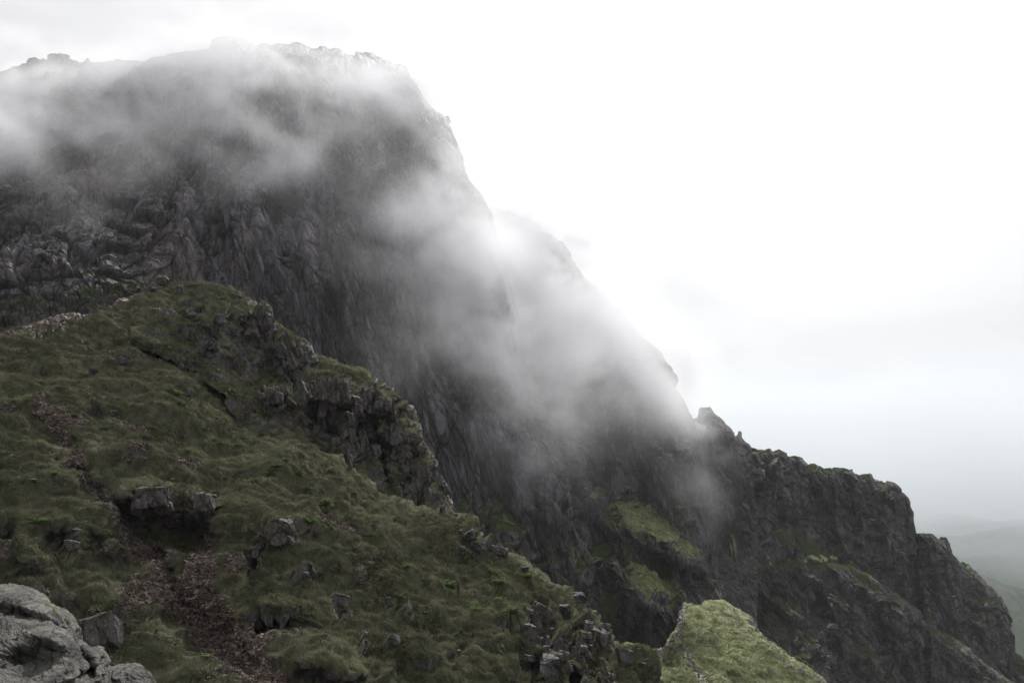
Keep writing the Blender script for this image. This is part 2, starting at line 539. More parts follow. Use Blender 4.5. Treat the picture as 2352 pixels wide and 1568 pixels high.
# ------------------------------------------------------------------ the great cliff
TOP_CLIFF = [(-620, 200), (-260, 175), (-120, 150), (-40, 170), (0, 165), (40, 157), (62, 152), (70, 138), (110, 138), (116, 129), (150, 128), (172, 134), (185, 141), (200, 128), (212, 140), (250, 143),
             (335, 134), (345, 124), (380, 128), (430, 118), (470, 112), (482, 108), (487, 90), (500, 84), (515, 79), (545, 80), (560, 90), (572, 101), (590, 107), (600, 100), (618, 107), (650, 104),
             (690, 102), (720, 112), (790, 118), (855, 130), (870, 132), (900, 143), (934, 153), (943, 175), (960, 190), (970, 215), (985, 235), (1000, 250), (1030, 268), (1040, 290), (1047, 310),
             (1055, 340), (1070, 362), (1078, 395), (1100, 430), (1118, 455), (1130, 500), (1150, 560), (1166, 610), (1182, 680), (1200, 760), (1216, 850), (1238, 940), (1270, 1010), (1300, 1060)]
BOT_CLIFF = [(-620, 980), (-260, 960), (0, 920), (350, 1000), (560, 1150), (700, 1250), (900, 1400), (1050, 1500), (1300, 1560)]
D_CLIFF = Depth([(-200, 200, 520), (-560, 220, 500), (-560, 700, 285), (-250, 700, 285), (0, 160, 540), (0, 330, 430), (0, 500, 360), (0, 640, 300), (0, 780, 290), (200, 140, 560), (200, 300, 450), (200, 480, 350), (200, 640, 300), (340, 620, 328), (350, 760, 322),
                 (420, 500, 385), (420, 640, 350), (420, 350, 430), (500, 90, 560), (520, 250, 470), (600, 450, 410), (620, 640, 385), (620, 860, 370), (740, 110, 570), (760, 250, 500), (760, 420, 452),
                 (820, 600, 420), (820, 850, 395), (900, 150, 600), (900, 330, 500), (960, 560, 446), (960, 800, 415), (1000, 1050, 395), (1040, 330, 540), (1100, 700, 455), (1120, 950, 410),
                 (1180, 800, 470), (1250, 1100, 400), (700, 1220, 352), (1000, 1420, 375), (1250, 1500, 385), (350, 950, 312)],
                bumps=[(715, 430, 30, 130, -14, -12), (780, 500, 34, 140, -12, 9), (643, 580, 12, 90, -6, -7), (735, 600, 14, 60, -10, -9), (500, 470, 18, 90, -10, -5), (850, 480, 30, 190, -14, 5),
                       (905, 800, 20, 230, -13, -6), (965, 820, 28, 240, -13, 5), (560, 500, 24, 120, -8, 8), (420, 520, 30, 90, 0, 8), (120, 560, 80, 60, 20, 9),
                       (250, 520, 60, 60, 10, 9), (60, 640, 60, 60, 0, 8), (230, 640, 50, 60, 0, 8), (880, 300, 60, 50, 30, -14), (1010, 420, 40, 60, 20, -8)])
def cliff_extra(X, Y, f):
    q = f.copy()
    q[:, 0] += 0.28 * f[:, 2]
    r = 1 - np.abs(fbm(q, (9, 9, 110), 3, seed=91)).reshape(X.shape) * 1.6
    ch = -4.6 * np.clip(r - 0.74, 0, 1) / 0.26 * sstep(-0.1, 0.35, fbm(f, (40, 40, 60), 2, seed=12).reshape(X.shape))
    r2 = 1 - np.abs(fbm(q, (3.2, 14, 60), 3, seed=93)).reshape(X.shape) * 1.6
    ch = ch - 1.3 * np.clip(r2 - 0.70, 0, 1) / 0.30
    r3 = 1 - np.abs(fbm(q, (6, 12, 150), 2, seed=97)).reshape(X.shape) * 1.7
    ch = ch - 3.0 * np.clip(r3 - 0.80, 0, 1) / 0.20
    left = 1 - sstep(260, 420, X)
    return ch * (1 - 0.7 * left) * sstep(120, 330, Y)
land('cliff', TOP_CLIFF, BOT_CLIFF, D_CLIFF, M_FACE, step=1.7, rnd=(45, 90), back=(160, 6), shear=0.28, zs=0.21, scales=(19, 8.5, 4.0, 1.8), amps=(3.8, 2.5, 1.5, 0.7), seed=3, ysc=0.25,
     zone=(lambda X, Y: sstep(470, 330, X + 0.35 * (Y - 500)) if False else 1 - sstep(310, 430, X + 0.2 * (Y - 500)), 0.1, 0.75, (20, 9.5, 4.4, 2.0), (4.6, 2.8, 1.5, 0.6), 0.5),
     lumps=[((30, 40, 60), 3.0, 2), ((7, 20, 40), 1.1, 3)], extra=cliff_extra, crack=0.4, grass_nz=(0.80, 0.92),
     grass_at=[(805, 600, 40, 14, 20, 0.9), (380, 760, 60, 20, 0, 1)])

# rear ridge running down to the notch
TOP_REAR = [(960, 480), (1060, 470), (1130, 478), (1180, 490), (1240, 518), (1290, 560), (1320, 610), (1352, 642), (1400, 682), (1428, 705), (1450, 742), (1462, 772), (1490, 795), (1520, 812), (1532, 845), (1545, 872),
            (1560, 895), (1575, 922), (1584, 950), (1592, 965), (1606, 1010), (1622, 1070), (1634, 1150), (1645, 1250), (1650, 1330), (1662, 1400)]
BOT_REAR = [(960, 1560), (1100, 1650), (1300, 1740), (1480, 1720), (1570, 1620), (1640, 1580), (1662, 1580)]
D_REAR = Depth([(1000, 500, 640), (1180, 520, 640), (1180, 800, 540), (1150, 960, 430), (1300, 600, 640), (1400, 700, 640), (1300, 900, 520), (1500, 820, 620), (1450, 980, 520), (1580, 950, 600), (1600, 1060, 560),
                (1080, 1100, 400), (1220, 1050, 440), (1350, 1100, 480), (1480, 1120, 520), (1600, 1200, 520), (1150, 1250, 370), (1300, 1250, 410), (1450, 1260, 440), (1560, 1280, 470), (1640, 1350, 490),
                (1000, 1260, 360), (1000, 1520, 345), (1300, 1700, 335), (1640, 1560, 440), (1200, 1400, 350), (1350, 1450, 365), (1500, 1450, 385), (1600, 1400, 430)],
               bumps=[(1490, 1390, 75, 85, 25, 22), (1474, 1226, 120, 32, 33, 25), (1556, 1278, 80, 28, 28, 18), (1482, 1364, 80, 36, 35, 20), (1440, 1250, 45, 70, -20, 14), (1310, 1180, 50, 90, 10, 12), (1330, 1330, 60, 120, 10, 10), (1570, 1230, 60, 90, -20, 14), (1130, 1010, 70, 60, 0, 9),
                      (1250, 1010, 24, 90, -30, 8), (1400, 1340, 16, 120, -10, -12), (1380, 1130, 18, 120, -30, -12), (1535, 1350, 14, 90, -12, -10), (1240, 1330, 18, 110, -4, -10), (1500, 1060, 30, 110, -40, 12),
                      (1580, 1040, 26, 120, -20, 10)])
G_REAR = [(1490, 1195, 95, 20, 33, 1.3), (1570, 1245, 60, 13, 28, 1.3), (1500, 1330, 60, 26, 35, 1.3), (1195, 1185, 95, 34, 12, 1.1), (1150, 1080, 40, 14, -14, 1.0), (1000, 1060, 36, 26, 30, 1.0), (1075, 1130, 40, 14, 60, 0.8),
          (1340, 1290, 30, 22, 30, 0.9), (1450, 960, 60, 8, 38, 0.8), (1560, 1020, 60, 7, 38, 0.9), (1550, 1090, 60, 7, 32, 0.9), (1580, 940, 40, 6, 50, 0.7), (1440, 1110, 40, 14, 40, 0.8), (1475, 1270, 60, 10, 30, 0.7),
          (1540, 1330, 40, 8, 60, 0.8), (1365, 1450, 50, 12, 60, 1.1), (1460, 1440, 70, 14, 40, 0.7), (1180, 985, 30, 8, 10, 0.7)]
ridge, QR, XR, YR, GR_, SR = land('crag_ridge', TOP_REAR, BOT_REAR, D_REAR, M_CLIFF, painted_sun_at=[(1490, 1200, 110, 26, 33, 1.2), (1570, 1250, 70, 16, 28, 1.2), (1500, 1335, 66, 30, 35, 1.2), (1560, 1050, 60, 40, 30, 0.6), (1370, 1450, 50, 14, 60, 0.9)], step=1.6, rnd=(40, 70), back=(140, 10), shear=0.22, zs=0.42, scales=(15, 7, 3.3, 1.6), amps=(5.2, 3.2, 1.6, 0.65), seed=23,
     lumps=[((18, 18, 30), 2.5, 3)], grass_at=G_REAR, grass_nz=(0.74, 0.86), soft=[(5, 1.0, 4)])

# steep gully of loose stones between the ridge and the buttress
TOP_G = [(1560, 980), (1590, 965), (1615, 975), (1640, 980), (1680, 1000), (1740, 1040)]
BOT_G = [(1560, 1440), (1740, 1440)]
D_G = Depth([(1590, 970, 660), (1700, 1000, 660), (1640, 1200, 590), (1660, 1400, 520), (1600, 1400, 520), (1720, 1400, 520)])
land('gully_scree', TOP_G, BOT_G, D_G, M_CLIFF, step=1.8, rnd=(10, 30), back=(60, 20), zs=0.9, scales=(6, 2.4, 1.1), amps=(0.7, 0.6, 0.4), seed=41, scree_at=lambda X, Y, f: np.ones(X.shape), grass_nz=(1.2, 1.3), lumps=[(14, 2.0, 3)])

# far pinnacle seen through the notch
TOP_P = [(1540, 1010), (1575, 975), (1592, 962), (1602, 960), (1605, 939), (1612, 934), (1630, 934), (1640, 948), (1650, 956), (1664, 966), (1668, 980), (1680, 986), (1690, 1001), (1696, 990), (1702, 991), (1704, 1004),
         (1715, 1020), (1740, 1050), (1780, 1090)]
land('far_pinnacle', TOP_P, [(1540, 1120), (1780, 1140)], Depth([(1600, 950, 860), (1700, 1000, 880), (1600, 1100, 800), (1740, 1100, 820), (1560, 1000, 850)]), M_CLIFF, step=1.3, rnd=(18, 26), back=(60, 30),
     zs=0.5, scales=(11, 5, 2.4), amps=(1.4, 1.2, 0.6), seed=47, kind=None, label='far pale rock pinnacle with a square top in the notch behind the buttress', cat='pinnacle')

# right-hand buttress
TOP_B = [(1620, 958), (1625, 950), (1640, 950), (1652, 962), (1672, 982), (1692, 1003), (1716, 1019), (1722, 1028), (1738, 1031), (1745, 1027), (1768, 1026), (1776, 1032), (1788, 1030), (1808, 1043), (1832, 1048), (1850, 1060), (1880, 1068), (1892, 1074),
         (1930, 1072), (1958, 1074), (1966, 1084), (2000, 1088), (2008, 1098), (2022, 1104), (2030, 1113), (2050, 1116), (2062, 1128), (2088, 1140), (2094, 1165), (2098, 1200), (2102, 1229), (2120, 1229), (2144, 1230), (2150, 1241),
         (2158, 1234), (2172, 1233), (2180, 1246), (2188, 1272), (2204, 1290), (2228, 1305), (2245, 1325), (2268, 1348), (2298, 1366), (2310, 1395), (2316, 1430), (2318, 1480), (2326, 1502), (2345, 1512), (2400, 1545), (2520, 1610)]
BOT_B = [(1620, 962), (1632, 1010), (1644, 1060), (1658, 1120), (1676, 1210), (1688, 1320), (1696, 1420), (1706, 1560), (1740, 1640), (2520, 1700)]
D_B = Depth([(1626, 955, 610), (1700, 1010, 620), (1800, 1045, 640), (1950, 1080, 660), (2090, 1145, 670), (2100, 1230, 660), (2160, 1240, 700), (2310, 1400, 690), (2318, 1500, 670), (2500, 1600, 640),
             (1690, 1150, 590), (1700, 1300, 560), (1710, 1450, 530), (1800, 1200, 610), (1880, 1270, 615), (1800, 1350, 575), (1800, 1500, 540), (2000, 1200, 640), (2050, 1380, 625), (1950, 1350, 605),
             (1950, 1550, 560), (2100, 1400, 645), (2120, 1560, 600), (2250, 1450, 665), (2300, 1600, 610), (1650, 1000, 605)],
            bumps=[(2108, 1320, 9, 110, -2, -26), (1960, 1200, 14, 90, -10, -9), (2050, 1250, 30, 110, -4, 12), (1760, 1120, 40, 50, 0, 9), (1720, 1200, 30, 50, 0, 12), (1890, 1170, 12, 80, -24, -9),
                   (2190, 1370, 40, 50, 0, 9), (1990, 1290, 18, 70, -24, 8), (1735, 1090, 8, 60, -10, -8), (1720, 1340, 26, 30, 0, 14), (2270, 1440, 40, 50, 0, 10)])
G_B = [(1850, 1255, 90, 22, 30, 1.2), (1800, 1290, 60, 26, -10, 0.9), (1780, 1200, 50, 14, 40, 0.9), (1740, 1320, 50, 12, -20, 0.8), (1685, 1250, 10, 34, -10, 1.2), (1740, 1360, 30, 12, 0, 0.7), (2130, 1400, 50, 34, 0, 0.6)]
land('buttress', TOP_B, BOT_B, D_B, M_CLIFF, painted_sun_at=[(1687, 1255, 14, 40, -8, 1.3), (1880, 1283, 40, 10, 0, 0.9)], step=1.6, rnd=(12, 24), back=(160, 30), shear=0.1, zs=0.55, scales=(18, 8.5, 4.2, 2.1), amps=(5.0, 3.8, 2.2, 0.9), seed=64,
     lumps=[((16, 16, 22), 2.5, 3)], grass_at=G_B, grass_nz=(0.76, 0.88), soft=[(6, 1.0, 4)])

# lower shoulder of the buttress, nearer
TOP_L = [(1692, 1330), (1720, 1300), (1760, 1292), (1800, 1292), (1850, 1292), (1885, 1292), (1910, 1294), (1950, 1302), (1990, 1322), (2030, 1345), (2062, 1372), (2090, 1392), (2112, 1412), (2124, 1440), (2150, 1450),
         (2190, 1475), (2230, 1505), (2262, 1530), (2320, 1575), (2420, 1640)]
D_L = Depth([(1695, 1450, 556), (1695, 1600, 540), (1700, 1310, 590), (1780, 1292, 580), (1850, 1290, 576), (1900, 1290, 572), (2060, 1372, 575), (2120, 1430, 575), (2260, 1530, 560), (1750, 1560, 470), (1900, 1450, 525), (1900, 1600, 490), (2100, 1560, 535), (2300, 1640, 525)],
            bumps=[(1960, 1400, 50, 50, 0, 9), (2070, 1450, 26, 80, 0, 9), (1830, 1400, 40, 40, 0, 8), (1900, 1420, 10, 70, -20, -8), (2020, 1440, 9, 70, -10, -8), (2128, 1500, 6, 60, 0, -12)])
land('lower_buttress', TOP_L, [(1692, 1720), (2420, 1740)], D_L, M_CLIFF, step=1.6, rnd=(6, 14), back=(90, 10), shear=0.3, zs=0.6, scales=(13, 6.5, 3.2, 1.6), amps=(4.6, 3.4, 1.8, 0.8), seed=71,
     lumps=[((12, 12, 16), 2.2, 3)], grass_at=[(1900, 1292, 40, 10, 10, 1.0), (1990, 1335, 40, 8, 32, 0.6), (1980, 1500, 60, 20, 40, 0.6), (1840, 1520, 60, 14, 20, 0.6)], grass_nz=(0.78, 0.9), soft=[(6, 1.0, 4)])

# sunlit grass ridge with its path
TOP_R2 = [(1560, 1430), (1600, 1400), (1618, 1382), (1640, 1377), (1660, 1380), (1690, 1396), (1718, 1412), (1738, 1436), (1752, 1460), (1765, 1482), (1800, 1510), (1850, 1545)]
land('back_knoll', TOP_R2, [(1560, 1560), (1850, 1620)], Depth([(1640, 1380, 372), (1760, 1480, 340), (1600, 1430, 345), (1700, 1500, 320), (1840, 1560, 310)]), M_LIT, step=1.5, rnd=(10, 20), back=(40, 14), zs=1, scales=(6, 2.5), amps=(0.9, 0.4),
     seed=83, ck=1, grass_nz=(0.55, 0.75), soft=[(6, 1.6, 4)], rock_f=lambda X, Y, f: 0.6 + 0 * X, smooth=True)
TOP_R = [(1330, 1520), (1400, 1500), (1440, 1484), (1490, 1500), (1530, 1490), (1556, 1440), (1572, 1386), (1590, 1390), (1620, 1398), (1650, 1408), (1680, 1420), (1720, 1445), (1750, 1466), (1790, 1492), (1820, 1515), (1860, 1544), (1890, 1568), (1960, 1630), (2060, 1720)]
D_R = Depth([(1340, 1530, 250), (1440, 1484, 262), (1480, 1568, 235), (1540, 1480, 285), (1572, 1386, 330), (1650, 1408, 325), (1750, 1466, 300), (1890, 1568, 262), (1600, 1480, 282), (1600, 1568, 245), (1700, 1540, 262), (1800, 1700, 215), (1400, 1700, 200)],
            bumps=[(1545, 1500, 14, 40, 20, -4), (1620, 1470, 30, 30, 0, 3), (1700, 1530, 50, 26, 20, 4), (1640, 1545, 60, 20, 20, -4)])
PATH = [(1568, 1398), (1566, 1425), (1556, 1460), (1540, 1482), (1512, 1500)]
STONY = [(1572, 1490), (1590, 1530), (1625, 1568), (1660, 1600)]
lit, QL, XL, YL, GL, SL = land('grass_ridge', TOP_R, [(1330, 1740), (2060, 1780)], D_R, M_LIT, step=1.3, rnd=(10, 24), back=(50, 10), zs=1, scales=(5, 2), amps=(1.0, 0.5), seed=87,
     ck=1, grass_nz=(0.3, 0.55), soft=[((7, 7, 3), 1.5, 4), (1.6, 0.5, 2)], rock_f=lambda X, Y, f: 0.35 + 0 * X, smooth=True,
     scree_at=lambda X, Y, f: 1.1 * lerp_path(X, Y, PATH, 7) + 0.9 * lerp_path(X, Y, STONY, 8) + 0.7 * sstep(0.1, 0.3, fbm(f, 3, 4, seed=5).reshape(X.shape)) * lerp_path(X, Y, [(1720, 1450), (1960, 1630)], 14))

# rubble slope under the left part of the cliff
TOP_A = [(-620, 690), (-260, 690), (-60, 690), (0, 692), (40, 684), (70, 692), (110, 704), (150, 690), (190, 676), (230, 664), (270, 660), (320, 652), (380, 668), (440, 700)]
land('rubble_slope', TOP_A, [(-620, 1050), (-260, 1000), (440, 860)], Depth([(-200, 700, 262), (0, 700, 262), (200, 670, 275), (380, 670, 285), (0, 800, 225), (200, 760, 245), (400, 760, 255)]), M_CLIFF, step=1.5, rnd=(8, 18), back=(30, 4),
     ck=1, ysc=1.0, zs=1.0, scales=(6, 3, 1.5), amps=(2.0, 1.4, 0.7), seed=97, grass_nz=(0.62, 0.8), grass_bias=0.08, crack=0.5, lumps=[(9, 1.6, 3)])
print('mountains', round(time.time() - T0, 1))

# ------------------------------------------------------------------ the near hillside
TOP_N2 = [(300, 700), (335, 676), (365, 662), (385, 657), (400, 650), (430, 645), (462, 646), (500, 655), (530, 670), (562, 686), (590, 702), (612, 720), (640, 745), (662, 762), (690, 782), (712, 800), (738, 820),
          (770, 830), (800, 845), (815, 850), (838, 852), (856, 864), (868, 880), (880, 884), (898, 892), (904, 915), (908, 945), (930, 965), (952, 970), (966, 1000), (978, 1035), (990, 1055), (1008, 1085), (1022, 1110), (1032, 1140), (1040, 1172), (1056, 1215), (1080, 1280)]
BOT_N2 = [(300, 800), (450, 850), (540, 950), (640, 1080), (760, 1170), (880, 1240), (1000, 1290), (1080, 1320)]
D_N2 = Depth([(340, 680, 126), (430, 648, 134), (500, 700, 126), (560, 690, 132), (640, 760, 130), (560, 850, 117), (700, 800, 132), (740, 900, 120), (640, 950, 112), (850, 870, 130), (900, 900, 131), (850, 1000, 121),
              (960, 1000, 129), (1035, 1160, 125), (900, 1120, 115), (760, 1060, 110), (450, 800, 113), (1000, 1200, 112)],
             bumps=[(670, 810, 46, 40, 20, 4.0), (760, 905, 52, 36, 20, 4.5), (865, 930, 36, 40, 20, 3.5), (600, 740, 26, 30, 30, 2.0), (650, 915, 50, 32, 0, 3.2), (800, 1010, 36, 60, -10, 3.0), (930, 1030, 26, 70, -14, 3.5),
                    (975, 1110, 16, 50, -14, 2.0), (710, 1000, 50, 30, 30, -2.0), (570, 800, 40, 30, 30, -1.2), (880, 1060, 10, 60, -14, -3.0), (742, 810, 20, 18, 30, -1.5), (540, 720, 30, 16, 10, 1.5)])
ROCK_N2 = [(672, 815, 46, 34, 20, 1), (590, 735, 26, 24, 40, 1), (650, 915, 56, 34, 0, 1.2), (585, 780, 18, 14, 0, 0.9), (760, 930, 60, 50, 30, 1.1), (865, 930, 44, 46, 20, 1.3), (800, 1030, 60, 60, 20, 1.3), (940, 1050, 44, 90, -18, 1.5),
           (480, 780, 14, 24, -20, 0.8), (500, 690, 60, 12, 30, 0.5), (700, 880, 60, 40, 30, 0.9), (860, 1000, 40, 60, 0, 1.2), (725, 985, 40, 24, 30, 0.8)]
def rock_n2(X, Y, f):
    return np.clip(px_mask(X, Y, ROCK_N2) + 0.5 * fbm(f, 5, 4, seed=3).reshape(X.shape), 0.03, 1)
def grass_n2(X, Y, f):
    return 0
shoulder, QC, XC, YC, GC, SC = land('crag_shoulder', TOP_N2, BOT_N2, D_N2, M_NEAR, step=1.15, rnd=(2, 12), back=(50, 22), shear=0.18, zs=0.40, scales=(4.2, 2.0, 0.95, 0.45), amps=(2.4, 1.5, 0.75, 0.28), seed=111, crack=0.45, ck=0.8,
     grass_nz=(0.50, 0.66), rock_f=rock_n2, soft=[((7, 7, 3), 0.8, 4), ((1.5, 1.5, 0.7), 0.30, 3), (0.5, 0.08, 2)], grass_bias=-0.02)

TOP_N1 = [(-640, 930), (-260, 880), (-120, 830), (0, 792), (30, 772), (60, 752), (95, 742), (130, 737), (200, 727), (225, 722), (250, 708), (300, 690), (330, 674), (345, 667), (372, 662), (398, 662), (415, 668), (432, 690), (450, 720),
          (480, 770), (505, 800), (530, 835), (560, 870), (585, 895), (620, 940), (650, 968), (690, 1000), (720, 1028), (760, 1052), (800, 1078), (840, 1098), (880, 1120), (920, 1142), (960, 1162), (1000, 1178), (1030, 1182), (1060, 1186),
          (1085, 1196), (1100, 1215), (1112, 1242), (1140, 1252), (1172, 1272), (1200, 1290), (1232, 1318), (1260, 1336), (1296, 1352), (1322, 1372), (1332, 1394), (1352, 1424), (1390, 1442), (1422, 1476), (1450, 1494), (1470, 1500), (1492, 1532), (1520, 1570), (1600, 1650), (1700, 1730)]
D_N1 = Depth([(-600, 930, 84), (-600, 1250, 66), (-600, 1568, 50), (-200, 860, 92), (-200, 1200, 72), (-200, 1568, 52), (0, 1568, 58), (0, 1400, 64), (0, 1200, 74), (0, 1000, 86), (0, 795, 104), (200, 730, 116), (200, 1000, 88), (345, 667, 127), (400, 664, 129), (432, 690, 127), (560, 870, 118),
              (400, 900, 102), (600, 1568, 60), (400, 1568, 62), (400, 1250, 80), (650, 1150, 88), (700, 1300, 78), (690, 1000, 110), (880, 1120, 106), (1030, 1182, 105), (1000, 1350, 85), (1000, 1568, 68), (1172, 1272, 102), (1322, 1372, 98),
              (1250, 1500, 80), (1422, 1476, 94), (1520, 1570, 92), (1300, 1640, 74), (800, 1700, 56), (200, 1700, 54), (1600, 1700, 84)],
             bumps=[(110, 990, 60, 26, 30, -1.6), (200, 1120, 60, 26, 50, -1.8), (330, 1260, 90, 34, 45, -2.6), (430, 1400, 95, 55, 50, -5.0), (530, 1510, 90, 60, 45, -5.0), (440, 1235, 60, 36, 20, -4.5), (330, 1205, 70, 24, 20, -2.5), (660, 1450, 80, 26, 0, -2.2),
                    (340, 1140, 66, 26, 10, 2.8), (470, 1155, 36, 26, 10, 2.6), (630, 1220, 56, 30, 10, 2.6), (260, 1230, 30, 60, -30, 1.6), (130, 1250, 50, 30, 20, -2.5), (60, 1270, 60, 40, 30, 1.8), (240, 1380, 50, 50, 20, 2.2),
                    (1270, 1500, 60, 50, 40, 2.4), (1370, 1470, 40, 36, 40, 1.8), (1220, 1440, 50, 30, 40, 1.8), (1290, 1540, 60, 20, 20, -2.0), (1100, 1250, 26, 16, 30, 1.2), (640, 1380, 50, 26, 10, 1.4), (590, 1440, 60, 26, 0, -0.5),
                    (760, 1520, 100, 40, 10, 3.2), (950, 1500, 60, 36, 20, 1.2), (1060, 1490, 20, 60, 20, -1.2)])
ROCK_N1 = [(350, 1150, 50, 26, 10, 1.3), (475, 1155, 34, 30, 10, 1.2), (635, 1225, 50, 26, 10, 1.2), (580, 1270, 20, 60, 10, 0.9), (145, 1260, 46, 24, 30, 1.0), (1090, 1245, 40, 20, 40, 1.2), (1240, 1440, 50, 40, 40, 1.4), (1300, 1500, 60, 34, 40, 1.4),
           (1350, 1440, 30, 40, 40, 1.3), (1390, 1500, 50, 40, 50, 1.3), (1220, 1530, 60, 26, 20, 1.1), (780, 1390, 34, 26, 20, 1.0), (930, 1390, 20, 20, 0, 0.8), (690, 1320, 30, 20, 0, 0.8), (850, 1500, 60, 16, 30, 0.8), (240, 1140, 16, 24, 0, 0.9),
           (600, 1430, 60, 22, 0, 0.9), (1330, 1560, 120, 30, 20, 1.0), (120, 765, 60, 9, -12, 1.2), (190, 740, 40, 9, -10, 1.0), (1160, 1440, 26, 16, 40, 0.9), (1000, 1460, 12, 26, -10, 0.8), (215, 1440, 40, 50, 0, 0.9), (470, 690, 20, 10, 20, 0.6), (20, 1210, 18, 12, 0, 1), (310, 1130, 30, 10, 0, 1), (55, 940, 30, 8, 30, 0.9)]
SCREE = [(90, 940), (130, 985), (180, 1040), (150, 1080), (215, 1125), (290, 1210), (350, 1275), (400, 1340), (440, 1410), (520, 1480), (600, 1570), (700, 1660)]
SCREE2 = [(470, 1220), (450, 1290), (430, 1370)]
def rock_n1(X, Y, f):
    n = fbm(f, 3.5, 4, seed=3).reshape(X.shape)
    return np.clip(px_mask(X, Y, ROCK_N1) + 0.45 * sstep(0.50, 0.8, n), 0.0, 1)
def scree_n1(X, Y, f):
    n = fbm(f, 4.0, 4, seed=8).reshape(X.shape)
    wide = 18 + 58 * sstep(1180, 1450, Y)
    near = 0
    for pts in (SCREE, SCREE2):
        near = np.maximum(near, lerp_path(X, Y, pts, wide))
    near = np.maximum(near, 0.9 * lerp_path(X, Y, [(20, 790), (70, 762), (140, 742), (200, 730)], 9))
    return sstep(0.38, 0.62, near * 0.95 + 0.75 * n)
slope, QN, XN, YN, GN, SN = land('hillside', TOP_N1, [(-640, 1760), (1700, 1800)], D_N1, M_NEAR, step=1.25, rnd=(3.0, 22), back=(30, 14), shear=0.1, zs=0.6, scales=(3.6, 1.7, 0.8, 0.4), amps=(1.8, 1.2, 0.6, 0.22), seed=131, crack=0.5, ysc=0.6, ck=1.0,
     grass_f=lambda X, Y, f, nz, rough: sstep(-0.12, 0.10, nz - 0.62 * np.clip(rough * 1.3, 0, 1)), rock_f=rock_n1, soft=[((9, 9, 5), 1.2, 2), ((4.6, 3.0, 1.1), 0.60, 3), ((1.3, 0.9, 0.5), 0.22, 3), (0.35, 0.05, 2)], scree_at=scree_n1, smooth=True)

rng = np.random.default_rng(7)


def grid_pick(Q, wgt, n):
    """n random places on a grid surface, chosen by weight"""
    nr, nc = wgt.shape
    w_ = wgt[:-1, :-1].ravel()
    c = np.cumsum(w_)
    k = np.searchsorted(c, rng.random(n) * c[-1])
    i, j = k // (nc - 1), k % (nc - 1)
    a, b = rng.random(n)[:, None], rng.random(n)[:, None]
    return (Q[i, j] * (1 - a) + Q[i + 1, j] * a) * (1 - b) + (Q[i, j + 1] * (1 - a) + Q[i + 1, j + 1] * a) * b, i, j


def blades(name, Q, wgt, n, h, wd, mat, seed, clump=1.2):
    p, i, j = grid_pick(Q, wgt, n)
    f = p.astype(F32)
    c1 = fbm(f, clump, 3, seed=seed)
    hh = h * (0.45 + 0.8 * rng.random(n)) * (0.65 + 0.9 * sstep(-0.4, 0.5, c1))
    ang = rng.random(n) * 2 * math.pi
    side = np.stack([np.cos(ang), np.sin(ang), 0 * ang], -1)
    nn = -grid_normals(smooth_grid(Q, 2))[i, j]
    lean = np.stack([-0.35 + 0.7 * (rng.random(n) - 0.5), 0.6 * (rng.random(n) - 0.5) - 0.2, 0.9 + 0 * ang], -1) + nn * 0.5
    lean /= np.linalg.norm(lean, axis=1, keepdims=True)
    tip = p + lean * hh[:, None]
    a = p - side * wd - lean * 0.05
    b = p + side * wd - lean * 0.05
    v = np.stack([a, b, tip], 1).reshape(-1, 3)
    fc = np.arange(3 * n, dtype=np.int32).reshape(-1, 3)
    tone = np.clip(0.42 + 0.45 * fbm(f, 6.0, 3, seed=seed + 9) + 0.30 * fbm(f, 0.9, 2, seed=seed + 4) + 0.28 * (rng.random(n) - 0.5), 0, 1)
    rnd = np.repeat(tone, 3)
    o = mesh_obj(name, v, fc, mat, False, {'rnd': rnd})
    return o


vis = ((YN < 1620) & (XN > -220) & (YN > 500)).astype(float)
area = (vis * sstep(0.3, 0.7, GN) * (np.minimum(1.0, (np.linalg.norm(QN, axis=-1) / 90) ** 1.0)))
tag(blades('grass', QN, area, 520000, 0.19, 0.022, M_BLADE, 5), kind='stuff')
tag(blades('grass', QC, (YC > 600) * (YC < 1300) * sstep(0.3, 0.7, GC), 110000, 0.26, 0.03, M_BLADE, 6), kind='stuff')
visl = ((YL < 1600)).astype(float) * sstep(0.3, 0.7, GL)
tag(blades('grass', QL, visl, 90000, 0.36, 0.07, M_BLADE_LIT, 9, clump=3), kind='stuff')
tag(blades('grass', QR, PAINTED_SUN['crag_ridge'] * sstep(0.3, 0.7, GR_) * (YR > 900), 44000, 0.6, 0.12, M_BLADE_LIT, 10, clump=3), kind='stuff')  # bright blades on the turf painted as sunlit
print('grass', round(time.time() - T0, 1))


